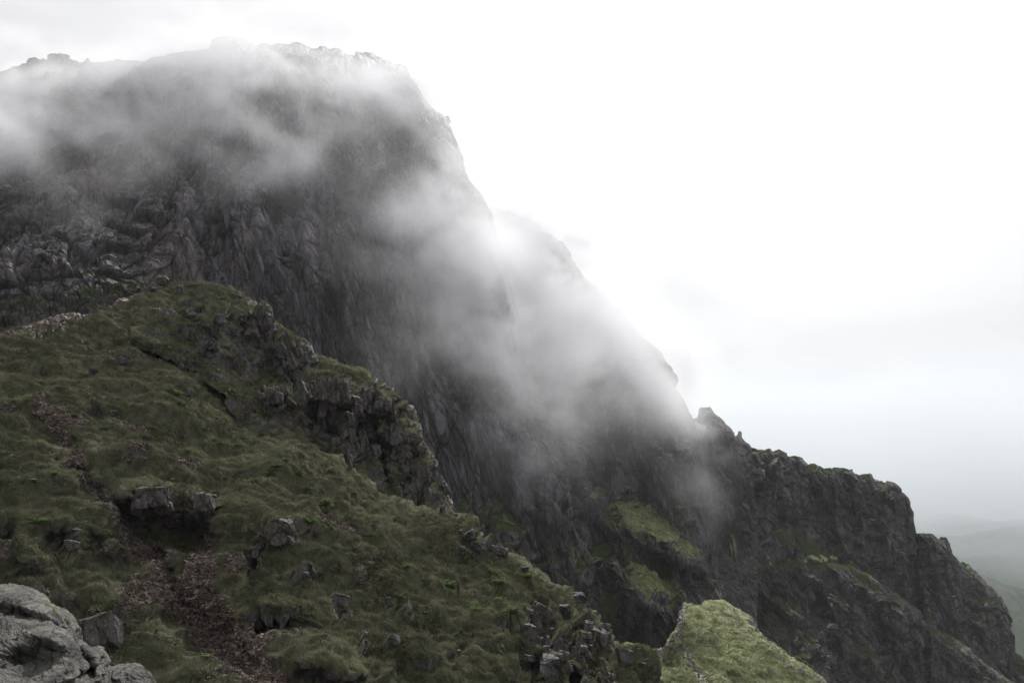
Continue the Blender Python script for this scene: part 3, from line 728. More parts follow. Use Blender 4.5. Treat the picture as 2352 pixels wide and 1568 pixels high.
# ------------------------------------------------------------------ stones
def ico(sub):
    t = (1 + 5 ** 0.5) / 2
    v = [(-1, t, 0), (1, t, 0), (-1, -t, 0), (1, -t, 0), (0, -1, t), (0, 1, t), (0, -1, -t), (0, 1, -t), (t, 0, -1), (t, 0, 1), (-t, 0, -1), (-t, 0, 1)]
    f = [(0, 11, 5), (0, 5, 1), (0, 1, 7), (0, 7, 10), (0, 10, 11), (1, 5, 9), (5, 11, 4), (11, 10, 2), (10, 7, 6), (7, 1, 8), (3, 9, 4), (3, 4, 2), (3, 2, 6), (3, 6, 8), (3, 8, 9), (4, 9, 5), (2, 4, 11), (6, 2, 10), (8, 6, 7), (9, 8, 1)]
    v = [np.array(a, float) / np.linalg.norm(a) for a in v]
    for _ in range(sub):
        mid, nf = {}, []
        def m(a, b):
            k = (min(a, b), max(a, b))
            if k not in mid:
                c = v[a] + v[b]
                v.append(c / np.linalg.norm(c))
                mid[k] = len(v) - 1
            return mid[k]
        for a, b, c in f:
            ab, bc, ca = m(a, b), m(b, c), m(c, a)
            nf += [(a, ab, ca), (b, bc, ab), (c, ca, bc), (ab, bc, ca)]
        f = nf
    return np.array(v), np.array(f, np.int32)


ICO = {k: ico(k) for k in (1, 2, 4, 5)}


def cut_stone(seed, sub=4, planes=17, rough=0.07, sq=(1, 1, 1)):
    r = np.random.default_rng(seed)
    v, f = ICO[sub]
    p = v.copy() * 1.25
    for k in range(planes):
        n = r.normal(size=3)
        if k < 6:
            n = n * 0.16
            n[k % 3] += 1 if k < 3 else -1
        n /= np.linalg.norm(n)
        d = (0.55 + 0.2 * r.random()) if k < 6 else (0.68 + 0.3 * r.random())
        s = p @ n - d
        p -= np.maximum(s, 0)[:, None] * n * 0.97
    p = p * np.array(sq)
    if rough:
        q = (p + seed * 3.1).astype(F32)
        p += v * (rough * fbm(q, 0.5, 4, seed=seed))[:, None]
        if sub >= 4:
            b, _, _ = blocks(q, (0.5, 0.5, 0.7), seed, crack=0.4)
            p += v * (rough * 1.3 * b)[:, None]
    return p, f


def stone_mesh(name, seed, sub=4, sq=(1, 1, 1), mat=None, moss=0.0):
    p, f = cut_stone(seed, sub, sq=sq)
    n = p / (np.linalg.norm(p, axis=1, keepdims=True) + 1e-9)
    g = sstep(0.55, 0.85, n[:, 2] + 0.35 * fbm((p + 5).astype(F32), 0.4, 3, seed=seed)) * moss
    o = mesh_obj(name, p, f, mat or M_STONE, False, {'grass': g, 'scree': g * 0, 'tone': 0.5 + 0 * g})
    return o


def surf_at(Q, X, Y, x, y):
    k = np.argmin((X - x) ** 2 + (Y - y) ** 2 + (np.arange(X.shape[0])[:, None] < 15) * 1e6)
    return Q[k // X.shape[1], k % X.shape[1]]


def locate(x, y):
    """ground point seen under the picture angle (x, y)"""
    best, bd = None, 1e9
    for Q, u, v_, f in SURF:
        d = (u - x) ** 2 + (v_ - y) ** 2
        m = d < 16
        if m.any():
            k = np.argmin(np.where(m, f + d * 0.05, 1e9))
            if f.ravel()[k] < bd:
                bd, best = f.ravel()[k], Q.reshape(-1, 3)[k]
    return best


def proj_grid(Q):
    u, v_, f = project(Q.reshape(-1, 3))
    s = Q.shape[:2]
    return u.reshape(s), v_.reshape(s), f.reshape(s)


N2 = bpy.data.objects['crag_shoulder']
QN2 = np.empty(len(N2.data.vertices) * 3, F32)
N2.data.vertices.foreach_get('co', QN2)
QN2 = QN2.reshape(-1, 1, 3)
SURF = [(QN,) + proj_grid(QN), (QN2,) + proj_grid(QN2)]

protos = {}
MARKS = []
TOLABEL = []
def stone(name, x, y, wpx, hpx, seed, label, cat='rock', group=None, lean=0, moss=0.0, sink=0.25, sub=4, mat=None, rz=None):
    p = locate(x, y)
    if p is None:
        return None
    f = p[1] * CP + p[2] * SP
    m = f / 2522
    key = (seed, sub, moss)
    if key not in protos:
        o = stone_mesh(name, seed, sub, moss=moss, mat=mat)
        protos[key] = o.data
    else:
        o = bpy.data.objects.new(name, protos[key])
        col.objects.link(o)
    a, b = wpx * m / 1.9, hpx * m / 1.9
    o.scale = (a, min(a, b) * 1.0 + 0.15 * a, b)
    o.rotation_euler = (0, R(lean), (seed * 1.7 if rz is None else rz) * (1.0 if abs(lean) < 1 else 0.15))
    d = np.array(p) / np.linalg.norm(p)
    o.location = (p[0], p[1] + b * 0.15, p[2] + b * (0.8 - sink * 1.6))
    tag(o, label, cat, group)
    if seed < 300:
        MARKS.append((x, y, label))
    else:
        TOLABEL.append((o, x, y, wpx * hpx))
    return o


stone('standing_stone', 372, 652, 34, 30, 201, 'pale squarish rock standing on the very top of the grassy hill', lean=4, sink=0.1, sub=5, rz=0.2)
stone('rock', 352, 664, 22, 16, 202, 'low grey rock just left of the square rock on the hilltop', sink=0.3)
stone('rock', 412, 672, 18, 34, 203, 'upright pointed rock just below the hilltop grass', lean=-8, sink=0.2)
stone('rock', 458, 684, 24, 28, 204, 'leaning grey rock slab on the upper right of the grassy top', lean=20, sink=0.2)
stone('flat_rock', 440, 654, 26, 9, 205, 'thin flat rock on the crest right of the square summit rock', sink=0.3)
stone('rock_outcrop', 436, 728, 36, 26, 206, 'jagged dark outcrop where the grass bends over the crest', lean=30, sink=0.3)
stone('slab_rock', 502, 742, 26, 34, 207, 'grey slab leaning among the grass terraces below the hilltop', lean=12, sink=0.2)
stone('slab_rock', 485, 766, 16, 30, 208, 'small upright slab next to the tumbled crag stones', lean=-6, sink=0.2)
stone('slab_rock', 596, 740, 22, 46, 209, 'tall narrow slab tilted against the grassy shoulder edge', lean=-14, sink=0.2)
stone('block', 582, 776, 36, 30, 210, 'large square pale block sitting below the tilted slab', cat='boulder', lean=4, sink=0.1, sub=5, rz=0.1)
stone('slab_rock', 636, 822, 20, 40, 211, 'pale rhomb-shaped slab in the middle of the dark crag', lean=-16, sink=0.15)
stone('rock', 486, 800, 34, 40, 212, 'broken reddish rock mass beside the bright fern patch', lean=-20, sink=0.3)
stone('rock', 540, 770, 24, 18, 213, 'squat rock between the slab and the square block', sink=0.3)
stone('boulder', 280, 836, 22, 26, 214, 'rounded dark boulder alone on the upper open slope', cat='boulder', sink=0.2, sub=5)
stone('boulder', 431, 908, 24, 28, 215, 'dark pitted boulder above the lone bright fern', cat='boulder', sink=0.2, sub=5)
stone('rock', 262, 950, 34, 16, 216, 'low dark rock in the grass left of the slope middle', sink=0.35, lean=12)
stone('rock', 214, 856, 26, 18, 217, 'dark wedge of rock below a grass lip', sink=0.3)
stone('rock_outcrop', 350, 1150, 90, 60, 218, 'broad black outcrop under a grass overhang above the scree', lean=6, sink=0.3, moss=0.8, sub=5, rz=0)
stone('rock_outcrop', 470, 1160, 60, 58, 219, 'blocky two-headed outcrop to the right of the black overhang', lean=-8, sink=0.25, sub=5, rz=0)
stone('rock_outcrop', 640, 1215, 72, 44, 220, 'pale lichen-covered outcrop with a squared top in mid slope', lean=6, sink=0.25, sub=5, rz=0)
stone('rock', 596, 1238, 44, 20, 221, 'flat stacked rock at the left foot of the squared outcrop', sink=0.3)
stone('rock', 584, 1262, 36, 14, 222, 'thin ledge of rock beneath the squared outcrop', sink=0.3)
stone('slab_rock', 165, 1262, 40, 30, 223, 'flat-topped rock inside the dark hollow on the left', lean=4, sink=0.2)
stone('rock', 172, 1220, 26, 14, 224, 'small pale rock lying in the moss above the dark hollow', sink=0.3)
stone('rock', 8, 1226, 26, 24, 225, 'pale rock cut by the left edge of the picture', sink=0.3)
stone('rock', 20, 1040, 14, 8, 226, 'small white rock by the left edge above the scree', sink=0.3)
stone('rock_outcrop', 236, 1462, 92, 112, 227, 'rough purple-grey rock with a turf cap behind the pale foreground boulder', lean=-14, sink=0.38, sub=5, moss=0.7, rz=0.3)
stone('rock_outcrop', 782, 1394, 60, 46, 228, 'rounded ribbed outcrop low in the middle of the slope', lean=6, sink=0.25, sub=5, rz=0)
stone('rock', 700, 1322, 36, 14, 229, 'flat rock poking from a grass lip above the ribbed outcrop', sink=0.3)
stone('standing_stone', 892, 1392, 12, 34, 230, 'thin upright stone in the lower middle grass', lean=-6, sink=0.15)
stone('standing_stone', 1052, 1360, 10, 34, 231, 'needle-like pale stone under the right-hand crest', lean=4, sink=0.15)
stone('rock', 905, 1480, 30, 36, 232, 'low pale rock pile at the bottom of the grass', lean=30, sink=0.3)
stone('boulder', 1096, 1264, 44, 30, 233, 'flat-topped dark boulder on the right crest', cat='boulder', lean=14, sink=0.2, sub=5)
stone('boulder', 1080, 1238, 40, 28, 234, 'grey boulder leaning over the flat-topped one on the crest', cat='boulder', lean=24, sink=0.2)
stone('block', 1148, 1272, 50, 26, 235, 'long wedge block jutting out of the crest against the cliff', cat='boulder', lean=18, sink=0.1, sub=5, rz=0.1)
stone('rock', 1206, 1310, 24, 16, 236, 'pointed grey rock on the descending crest', lean=10, sink=0.2)
stone('boulder', 1240, 1418, 70, 52, 237, 'big split boulder on the rocky lower right of the hill', cat='boulder', lean=24, sink=0.2, sub=5, rz=0.1)
stone('boulder', 1300, 1408, 44, 34, 238, 'cubic boulder between the split boulder and the skyline', cat='boulder', lean=10, sink=0.2)
stone('boulder', 1368, 1480, 74, 62, 239, 'layered boulder with a lichen-white top near the lower right crest', cat='boulder', lean=16, sink=0.2, sub=5, rz=0.1)
stone('boulder', 1330, 1380, 36, 30, 240, 'light grey boulder standing on the crest above the layered one', cat='boulder', lean=12, sink=0.2)
stone('boulder', 1262, 1540, 74, 54, 241, 'rounded lichen-spotted boulder at the bottom right of the hill', cat='boulder', lean=16, sink=0.2, sub=5)
stone('boulder', 1438, 1520, 40, 54, 242, 'smooth grey boulder at the foot of the crest beside the sunlit grass', cat='boulder', lean=-20, sink=0.2, sub=5)
stone('rock', 1216, 1516, 34, 18, 243, 'small square rock by the lichen-spotted boulder', lean=10, sink=0.2)

# broken slabs that make up the dark crag on the shoulder and the rocky lower end of the crest
nsl = 0
for (cx, cy, rx, ry, ang, n_, big) in [(672, 812, 50, 34, 20, 13, 34), (655, 915, 56, 28, 0, 11, 34), (770, 935, 70, 50, 35, 15, 36), (865, 930, 40, 44, 20, 11, 38), (810, 1030, 60, 60, 20, 12, 38), (935, 1050, 40, 100, -20, 17, 36), (600, 735, 26, 30, 40, 5, 26),
                                       (480, 790, 14, 30, -20, 4, 24), (1010, 1140, 24, 40, -20, 6, 26)]:
    for k in range(n_):
        a_, q_ = rng.uniform(0, 6.28), rng.random() ** 0.5
        u_, w_ = rx * q_ * math.cos(a_), ry * q_ * math.sin(a_)
        ca, sa = math.cos(R(ang)), math.sin(R(ang))
        x, y = cx + u_ * ca - w_ * sa, cy + u_ * sa + w_ * ca
        if y < np.interp(x, *np.array(TOP_N2).T) + 4:
            continue
        sz = big * (0.5 + 0.7 * rng.random())
        if stone('slab_rock', x, y, sz * (0.45 + 0.35 * rng.random()), sz * (0.8 + 0.6 * rng.random()), 320 + int(rng.integers(0, 12)), 'x', 'rock', 'broken slabs of the dark crag', lean=float(rng.uniform(-24, 4)), sink=0.3,
                 moss=float(rng.choice([0.0, 0.0, 0.9])), rz=float(rng.uniform(0, 3))):
            nsl += 1
for (cx, cy, rx, ry, ang, n_, big) in [(1240, 1440, 60, 40, 40, 8, 38), (1310, 1500, 60, 40, 40, 10, 40), (1380, 1470, 50, 30, 45, 8, 36), (1400, 1555, 40, 24, 40, 5, 28), (350, 1150, 44, 24, 10, 5, 44), (475, 1160, 30, 24, 10, 4, 40), (640, 1228, 40, 20, 10, 4, 38), (590, 1280, 14, 50, 10, 5, 26)]:
    for k in range(n_):
        a_, q_ = rng.uniform(0, 6.28), rng.random() ** 0.5
        u_, w_ = rx * q_ * math.cos(a_), ry * q_ * math.sin(a_)
        ca, sa = math.cos(R(ang)), math.sin(R(ang))
        x, y = cx + u_ * ca - w_ * sa, cy + u_ * sa + w_ * ca
        sz = big * (0.45 + 0.7 * rng.random())
        stone('slab_rock', x, y, sz * (0.7 + 0.5 * rng.random()), sz * (0.6 + 0.5 * rng.random()), 320 + int(rng.integers(0, 12)), 'x', 'rock', 'broken slabs jutting from the turf', lean=float(rng.uniform(-6, 24)), sink=0.35, moss=float(rng.choice([0.0, 0.9])),
              rz=float(rng.uniform(0, 3)))

# many small stones half sunk in the turf
nst = 0
for k in range(900):
    if nst >= 130:
        break
    x, y = rng.uniform(0, 1480), rng.uniform(680, 1560)
    yt = np.interp(x, *np.array(TOP_N1).T)
    if y < yt + 12 or (x < 260 and y > 1340):
        continue
    sz = 5 + 15 * rng.random() ** 2.2 + (8 if y > 1380 and x > 1000 else 0)
    if stone('stone', x, y, sz * (0.8 + 0.7 * rng.random()), sz * (0.45 + 0.4 * rng.random()), 300 + int(rng.integers(0, 9)), 'small grey stone half sunk in the turf of the hillside', 'stone', 'small stones scattered over the hillside',
             lean=float(rng.uniform(-25, 25)), sink=0.42, moss=float(rng.choice([0.0, 0.9])), sub=2 if sz < 12 else 4):
        nst += 1


def loose_stones(name, Q, wgt, n, size, seed, mat, var=(0.4, 1.0)):
    """a field of broken stones as one mesh"""
    p, i, j = grid_pick(Q, wgt, n)
    r = np.random.default_rng(seed)
    kinds = [cut_stone(seed + k, 1, planes=7, rough=0) for k in range(6)]
    V, Fc, tn, off = [], [], [], 0
    kk = r.integers(0, 6, n)
    for k in range(6):
        v, f = kinds[k]
        m = np.where(kk == k)[0]
        s = size * (var[0] + var[1] * r.random(len(m)) ** 2.5)
        a = r.random(len(m)) * 6.28
        sc3 = np.stack([s * (0.8 + 0.6 * r.random(len(m))), s * (0.8 + 0.4 * r.random(len(m))), s * 0.55], -1)
        w_ = v[None] * sc3[:, None]
        ca, sa = np.cos(a)[:, None], np.sin(a)[:, None]
        x_, y_ = w_[..., 0] * ca - w_[..., 1] * sa, w_[..., 0] * sa + w_[..., 1] * ca
        tl = r.normal(size=(len(m), 1)) * 0.4
        w_ = np.stack([x_, y_, w_[..., 2] + tl * x_ - 0.5 * y_], -1) + p[m][:, None]
        V.append(w_.reshape(-1, 3))
        Fc.append((f[None] + (np.arange(len(m)) * len(v))[:, None, None] + off).reshape(-1, 3))
        tn.append(np.repeat(r.random(len(m)), len(v)))
        off += len(m) * len(v)
    V, Fc, tn = np.concatenate(V), np.concatenate(Fc), np.concatenate(tn)
    return tag(mesh_obj(name, V, Fc, mat, False, {'grass': 0 * tn, 'scree': 0 * tn + 1, 'tone': tn}), kind='stuff')


loose_stones('scree', QN, vis * SN, 22000, 0.13, 400, M_NEAR)
loose_stones('scree', QL, visl * 0 + (YL < 1600) * SL, 2500, 0.28, 410, M_LIT)


# ------------------------------------------------------------------ ferns
def fern_mesh(seed, fronds=16):
    r = np.random.default_rng(seed)
    V, Fc, rn = [], [], []
    for k in range(fronds):
        a = r.random() * 6.28
        L = 0.5 + 0.5 * r.random()
        el = 0.5 + 0.8 * r.random()
        seg = 9
        for i in range(seg):
            t = (i + 0.6) / seg
            e = el - 1.2 * t
            q = np.array([math.cos(a) * L * t * math.cos(el), math.sin(a) * L * t * math.cos(el), L * (t * math.sin(el) - 0.55 * t * t)])
            wl = 0.20 * L * (1 - t) ** 0.7 * (0.5 + t * 1.2)
            sd_ = np.array([-math.sin(a), math.cos(a), 0])
            fw = np.array([math.cos(a), math.sin(a), 0]) * 0.05
            for s in (-1, 1):
                b = len(V)
                V += [q - fw, q + fw, q + sd_ * s * wl + fw * 1.5 + np.array([0, 0, -0.03])]
                Fc.append((b, b + 1, b + 2))
                rn += [r.random()] * 3
    return np.array(V), np.array(Fc, np.int32), np.array(rn)


FERNS = [(404, 907, 1.2), (410, 926, 1.0), (392, 900, 0.9), (239, 985, 0.9), (170, 958, 0.9), (64, 921, 0.9), (473, 987, 0.8), (553, 1024, 1.0), (436, 1038, 0.9), (542, 910, 1.2), (530, 900, 1.0), (520, 890, 0.9), (638, 1072, 0.9), (755, 1155, 1.3), (745, 1160, 0.9),
         (713, 1200, 1.2), (761, 1216, 1.0), (814, 1136, 0.9), (707, 1123, 0.8), (931, 1301, 1.0), (920, 1370, 1.0), (1032, 1344, 1.2), (1024, 1336, 1.0), (585, 1104, 0.9), (85, 1200, 1.2), (314, 1128, 1.1), (1130, 1316, 1.3), (1146, 1338, 1.2),
         (1210, 1326, 1.2), (1218, 1318, 0.9), (1150, 1378, 1.1), (980, 1265, 0.8), (975, 1180, 0.8), (660, 1055, 0.8), (600, 1000, 0.9), (690, 1090, 1.0), (850, 1230, 0.8), (450, 835, 0.8), (380, 780, 0.7), (350, 985, 0.8), (700, 1060, 0.9), (620, 1090, 0.8), (505, 1020, 0.9), (120, 1090, 0.9),
         (440, 905, 1.1), (480, 1510, 0.8), (1100, 1400, 1.2), (1180, 1405, 1.2)]
fm = [None] * 3
for k, (x, y, s) in enumerate(FERNS):
    p = locate(x, y)
    if p is None:
        continue
    if fm[k % 3] is None:
        v, f, rn = fern_mesh(500 + k)
        o = mesh_obj('fern', v, f, M_FERN, False, {'rnd': rn})
        fm[k % 3] = o.data
    else:
        o = bpy.data.objects.new('fern', fm[k % 3])
        col.objects.link(o)
    o.location = (p[0], p[1] - 0.1, p[2])
    o.scale = (s * 1.15,) * 3
    o.rotation_euler = (0, 0, k * 1.3)
    tag(o, 'x', 'fern', 'fern clumps on the hillside')
    TOLABEL.append((o, x, y, s))
print('stones', round(time.time() - T0, 1))

SHORT = {'pale squarish rock standing': 'square hilltop rock', 'low grey rock just left': 'low rock by the hilltop', 'upright pointed rock just': 'pointed rock below the hilltop', 'leaning grey rock slab': 'leaning slab near the top', 'thin flat rock on': 'thin flat crest rock',
         'jagged dark outcrop where': 'jagged outcrop at the bend', 'grey slab leaning among': 'slab among the terraces', 'small upright slab next': 'small upright crag slab', 'tall narrow slab tilted': 'tall tilted edge slab', 'large square pale block': 'square pale block',
         'pale rhomb-shaped slab': 'rhomb-shaped slab', 'broken reddish rock mass': 'reddish rock mass', 'squat rock between': 'squat rock by the square block', 'rounded dark boulder alone': 'lone rounded boulder', 'dark pitted boulder above': 'dark pitted boulder', 'low dark rock in': 'low dark rock',
         'dark wedge of rock': 'dark wedge rock', 'broad black outcrop under': 'broad black outcrop', 'blocky two-headed outcrop': 'two-headed outcrop', 'pale lichen-covered outcrop': 'squared lichen outcrop', 'flat stacked rock at': 'flat stacked rock', 'thin ledge of rock': 'thin rock ledge',
         'flat-topped rock inside': 'flat-topped rock in the hollow', 'small pale rock lying': 'small pale rock in moss', 'pale rock cut by': 'pale rock at the picture edge', 'small white rock by': 'small white rock', 'rough purple-grey rock': 'turf-capped purple rock', 'rounded ribbed outcrop low': 'ribbed outcrop',
         'flat rock poking from': 'flat rock on the grass lip', 'thin upright stone in': 'thin upright stone', 'needle-like pale stone': 'needle-like stone', 'low pale rock pile': 'low pale rock pile', 'flat-topped dark boulder': 'flat-topped crest boulder', 'grey boulder leaning over': 'leaning grey boulder',
         'long wedge block jutting': 'long wedge block', 'pointed grey rock on': 'pointed crest rock', 'big split boulder': 'big split boulder', 'cubic boulder between': 'cubic boulder', 'layered boulder with': 'layered boulder', 'light grey boulder standing': 'light grey crest boulder',
         'rounded lichen-spotted boulder': 'lichen-spotted boulder', 'smooth grey boulder at': 'smooth grey boulder', 'small square rock by': 'small square rock'}
marks = []
for x, y, lab in MARKS:
    sh = [v for k, v in SHORT.items() if lab.startswith(k)]
    if sh:
        marks.append((x, y, sh[0]))
ORD = ['nearest', 'second', 'third', 'fourth', 'fifth', 'sixth', 'seventh', 'eighth', 'ninth', 'tenth', 'eleventh', 'twelfth', 'thirteenth', 'fourteenth', 'fifteenth', 'sixteenth']
buckets = {}
for o, x, y, sz in TOLABEL:
    mx_, my_, sh = min(marks, key=lambda m: (m[0] - x) ** 2 + (m[1] - y) ** 2)
    dx, dy = x - mx_, y - my_
    rel = ('right of' if dx > 0 else 'left of') if abs(dx) > abs(dy) else ('below' if dy > 0 else 'above')
    what = {'fern': 'bright green fern clump', 'stone': 'small stone', 'rock': 'broken slab'}[o['category']]
    buckets.setdefault((what, rel, sh), []).append((math.hypot(dx, dy), o))
for (what, rel, sh), lst in buckets.items():
    lst.sort(key=lambda a: a[0])
    for k, (_, o) in enumerate(lst):
        n_ = ((ORD + [f'{q + 17}th' for q in range(60)])[k] + ' ') if len(lst) > 1 else ''
        o['label'] = f'{n_}{what} {rel} the {sh} on the hillside'

# ------------------------------------------------------------------ boulders beside the camera
def near_boulder(name, top, bot, pts, label, seed, rnd, x0=None, step=1.1, bumps=(), moss=(), mat=M_PALE, amps=(0.045, 0.016, 0.006, 0.003), scales=(0.55, 0.22, 0.09, 0.04)):
    P, X, Y = relief(top, bot, Depth(pts, bumps), step, rnd, (1.6, 0.9), x0)
    n = -grid_normals(smooth_grid(P, 6))
    f = P.reshape(-1, 3).astype(F32)
    disp, tone = crag_shape(P, 0.6, 1.3, scales, amps, seed, warp=0.3, cracks=0.25)
    q = f.copy()
    q[:, 2] += 0.55 * q[:, 0]
    disp = disp + 0.035 * fbm(f, 0.5, 3, seed=seed).reshape(X.shape) + 0.014 * fbm(q, (0.25, 0.25, 0.03), 5, seed=seed + 1).reshape(X.shape) + 0.004 * fbm(f, 0.03, 3, seed=seed + 2).reshape(X.shape)
    Q = P + n * disp[..., None]
    g = px_mask(X, Y, moss) if moss else 0 * X
    g = sstep(0.45, 0.6, g + 0.25 * fbm(f, 0.08, 3, seed=seed).reshape(X.shape)) if moss else g
    o = mesh_obj(name, Q.reshape(-1, 3), grid_faces(*X.shape), mat, True, {'grass': g, 'scree': 0 * g, 'tone': 0.5 + 0 * g})
    return tag(o, label, 'boulder')


near_boulder('boulder', [(-200, 1362), (-60, 1352), (0, 1350), (30, 1348), (60, 1352), (82, 1362), (100, 1374), (125, 1390), (146, 1406), (162, 1424), (172, 1446), (178, 1470), (190, 1478), (204, 1484), (212, 1487), (228, 1488), (240, 1498), (250, 1510), (254, 1530), (262, 1600)],
             [(-200, 1800), (262, 1800)], [(-150, 1370, 9.0), (0, 1360, 8.8), (0, 1500, 7.6), (0, 1700, 6.6), (120, 1400, 8.6), (120, 1500, 7.8), (200, 1500, 8.3), (240, 1520, 8.6), (200, 1700, 7.4), (-150, 1700, 6.4)],
             'large pale ribbed boulder filling the bottom left corner', 601, (1.0, 60),
             bumps=[(60, 1420, 90, 16, 18, -0.22), (70, 1395, 60, 14, 20, 0.12), (140, 1450, 60, 8, 30, -0.15), (186, 1500, 8, 50, -30, -0.3), (60, 1530, 60, 40, 0, -0.25), (120, 1470, 60, 14, 25, 0.15), (215, 1500, 24, 16, 30, 0.15)],
             moss=[(105, 1398, 14, 6, 25, 1.0), (118, 1410, 10, 5, 20, 0.8)])
near_boulder('boulder', [(226, 1545), (240, 1532), (262, 1527), (290, 1525), (306, 1524), (322, 1532), (338, 1546), (350, 1562), (362, 1590), (372, 1640)],
             [(226, 1800), (372, 1800)], [(240, 1540, 9.6), (300, 1530, 9.6), (350, 1570, 9.6), (300, 1700, 8.2), (240, 1700, 8.2), (360, 1700, 8.8)],
             'smaller pale boulder with an orange moss patch beside the large one', 611, (0.7, 36), moss=[(318, 1530, 12, 5, 10, 1.0)])
print('boulders', round(time.time() - T0, 1))

# ------------------------------------------------------------------ the far valley side
xs = np.linspace(-2500, 9000, 420)
ys = np.linspace(900, 12000, 420)
Xf, Yf = np.meshgrid(xs, ys[::-1])
pf = np.stack([Xf, Yf, 0 * Xf], -1).reshape(-1, 3).astype(F32)
Zf = -430 + 380 * np.tanh(0.15 * np.maximum(Yf - 2300, 0) / 380) + (fbm(pf, 900, 6, seed=701) * 110 + 22 * np.abs(fbm(pf, (240, 500, 1), 4, seed=702))).reshape(Xf.shape)
Pf = np.stack([Xf, Yf, Zf], -1)
nzf = 0.5 + 0.5 * fbm(pf, 260, 5, seed=703).reshape(Xf.shape)
o = mesh_obj('far_valley_side', Pf.reshape(-1, 3), grid_faces(*Xf.shape), M_FAR, True, {'grass': sstep(0.25, 0.5, nzf), 'scree': 0 * Xf, 'tone': nzf})
tag(o, kind='structure')
# ground under and around everything nearer
xs = np.linspace(-1500, 2200, 180)
ys = np.linspace(-400, 1900, 140)
Xg, Yg = np.meshgrid(xs, ys[::-1])
pg = np.stack([Xg, Yg, 0 * Xg], -1).reshape(-1, 3).astype(F32)
Zg = -70 - 0.28 * np.maximum(Xg, 0) - 0.02 * np.abs(Yg) + (fbm(pg, 160, 5, seed=711) * 14).reshape(Xg.shape)
o = mesh_obj('ground', np.stack([Xg, Yg, np.maximum(Zg, -480)], -1).reshape(-1, 3), grid_faces(*Xg.shape), M_NEAR, True, {'grass': 0 * Xg + 1, 'scree': 0 * Xg, 'tone': 0 * Xg + 0.5})
tag(o, kind='structure')

# ------------------------------------------------------------------ haze
hm = bpy.data.materials.new('haze_air')
hm.use_nodes = True
t = hm.node_tree
t.nodes.clear()
pv = N(t, 'ShaderNodeVolumePrincipled', ins={'Color': (0.93, 0.96, 1.0, 1), 'Density': 0.000045, 'Anisotropy': 0.1})
out = N(t, 'ShaderNodeOutputMaterial')
t.links.new(pv.outputs[0], out.inputs['Volume'])
hv = np.array([(x, y, z) for x in (-4000, 10000) for y in (-1500, 13000) for z in (-620, 1100)], float)
hf = np.array([(0, 1, 3, 2), (4, 6, 7, 5), (0, 4, 5, 1), (2, 3, 7, 6), (0, 2, 6, 4), (1, 5, 7, 3)], np.int32)
tag(mesh_obj('haze', hv, hf, hm), kind='stuff')
print('haze', round(time.time() - T0, 1))


# ------------------------------------------------------------------ drifting cloud: a real density field in the air
def density_volume(name, lo, hi, res, dens, mat):
    """a volume whose density grid is dens[x, y, z]"""
    nx, ny, nz = res
    me = bpy.data.meshes.new(name + '_field')
    me.vertices.add(dens.size)
    a = me.attributes.new('dens', 'FLOAT', 'POINT')
    a.data.foreach_set('value', np.ascontiguousarray(dens, F32).ravel())
    me.update()
    src = bpy.data.objects.new(name, me)
    col.objects.link(src)
    g = bpy.data.node_groups.new(name, 'GeometryNodeTree')
    g.interface.new_socket('Geometry', in_out='INPUT', socket_type='NodeSocketGeometry')
    g.interface.new_socket('Geometry', in_out='OUTPUT', socket_type='NodeSocketGeometry')
    gi, go = N(g, 'NodeGroupInput'), N(g, 'NodeGroupOutput')
    pos = N(g, 'GeometryNodeInputPosition').outputs[0]
    spx = N(g, 'ShaderNodeSeparateXYZ', ins={0: pos})
    idx = None
    for ax, (l, h_, n_) in enumerate(zip(lo, hi, res)):
        v = math_n(g, 'ROUND', math_n(g, 'MULTIPLY', math_n(g, 'SUBTRACT', spx.outputs[ax], float(l)), (n_ - 1) / (h_ - l)))
        v = math_n(g, 'MINIMUM', math_n(g, 'MAXIMUM', v, 0.0), float(n_ - 1))
        idx = v if idx is None else math_n(g, 'ADD', math_n(g, 'MULTIPLY', idx, float(n_)), v)
    at = N(g, 'GeometryNodeInputNamedAttribute', data_type='FLOAT', ins={'Name': 'dens'})
    si = N(g, 'GeometryNodeSampleIndex', data_type='FLOAT', domain='POINT')
    g.links.new(gi.outputs[0], si.inputs['Geometry'])
    g.links.new(at.outputs['Attribute'], si.inputs['Value'])
    fi = N(g, 'FunctionNodeFloatToInt', rounding_mode='ROUND', ins={0: idx})
    g.links.new(fi.outputs[0], si.inputs['Index'])
    vc = N(g, 'GeometryNodeVolumeCube', ins={'Min': lo, 'Max': hi, 'Resolution X': nx, 'Resolution Y': ny, 'Resolution Z': nz, 'Background': 0.0})
    g.links.new(si.outputs['Value'], vc.inputs['Density'])
    sm = N(g, 'GeometryNodeSetMaterial', ins={'Material': mat})
    g.links.new(vc.outputs[0], sm.inputs[0])
    g.links.new(sm.outputs[0], go.inputs[0])
    md = src.modifiers.new('field', 'NODES')
    md.node_group = g
    me.materials.append(mat)
    return src


mm = bpy.data.materials.new('mist_air')
mm.use_nodes = True
t = mm.node_tree
t.nodes.clear()
pv = N(t, 'ShaderNodeVolumePrincipled', ins={'Color': (0.955, 0.955, 0.985, 1), 'Density': 1.0, 'Anisotropy': 0.24, 'Density Attribute': 'density'})
out = N(t, 'ShaderNodeOutputMaterial')
t.links.new(pv.outputs[0], out.inputs['Volume'])

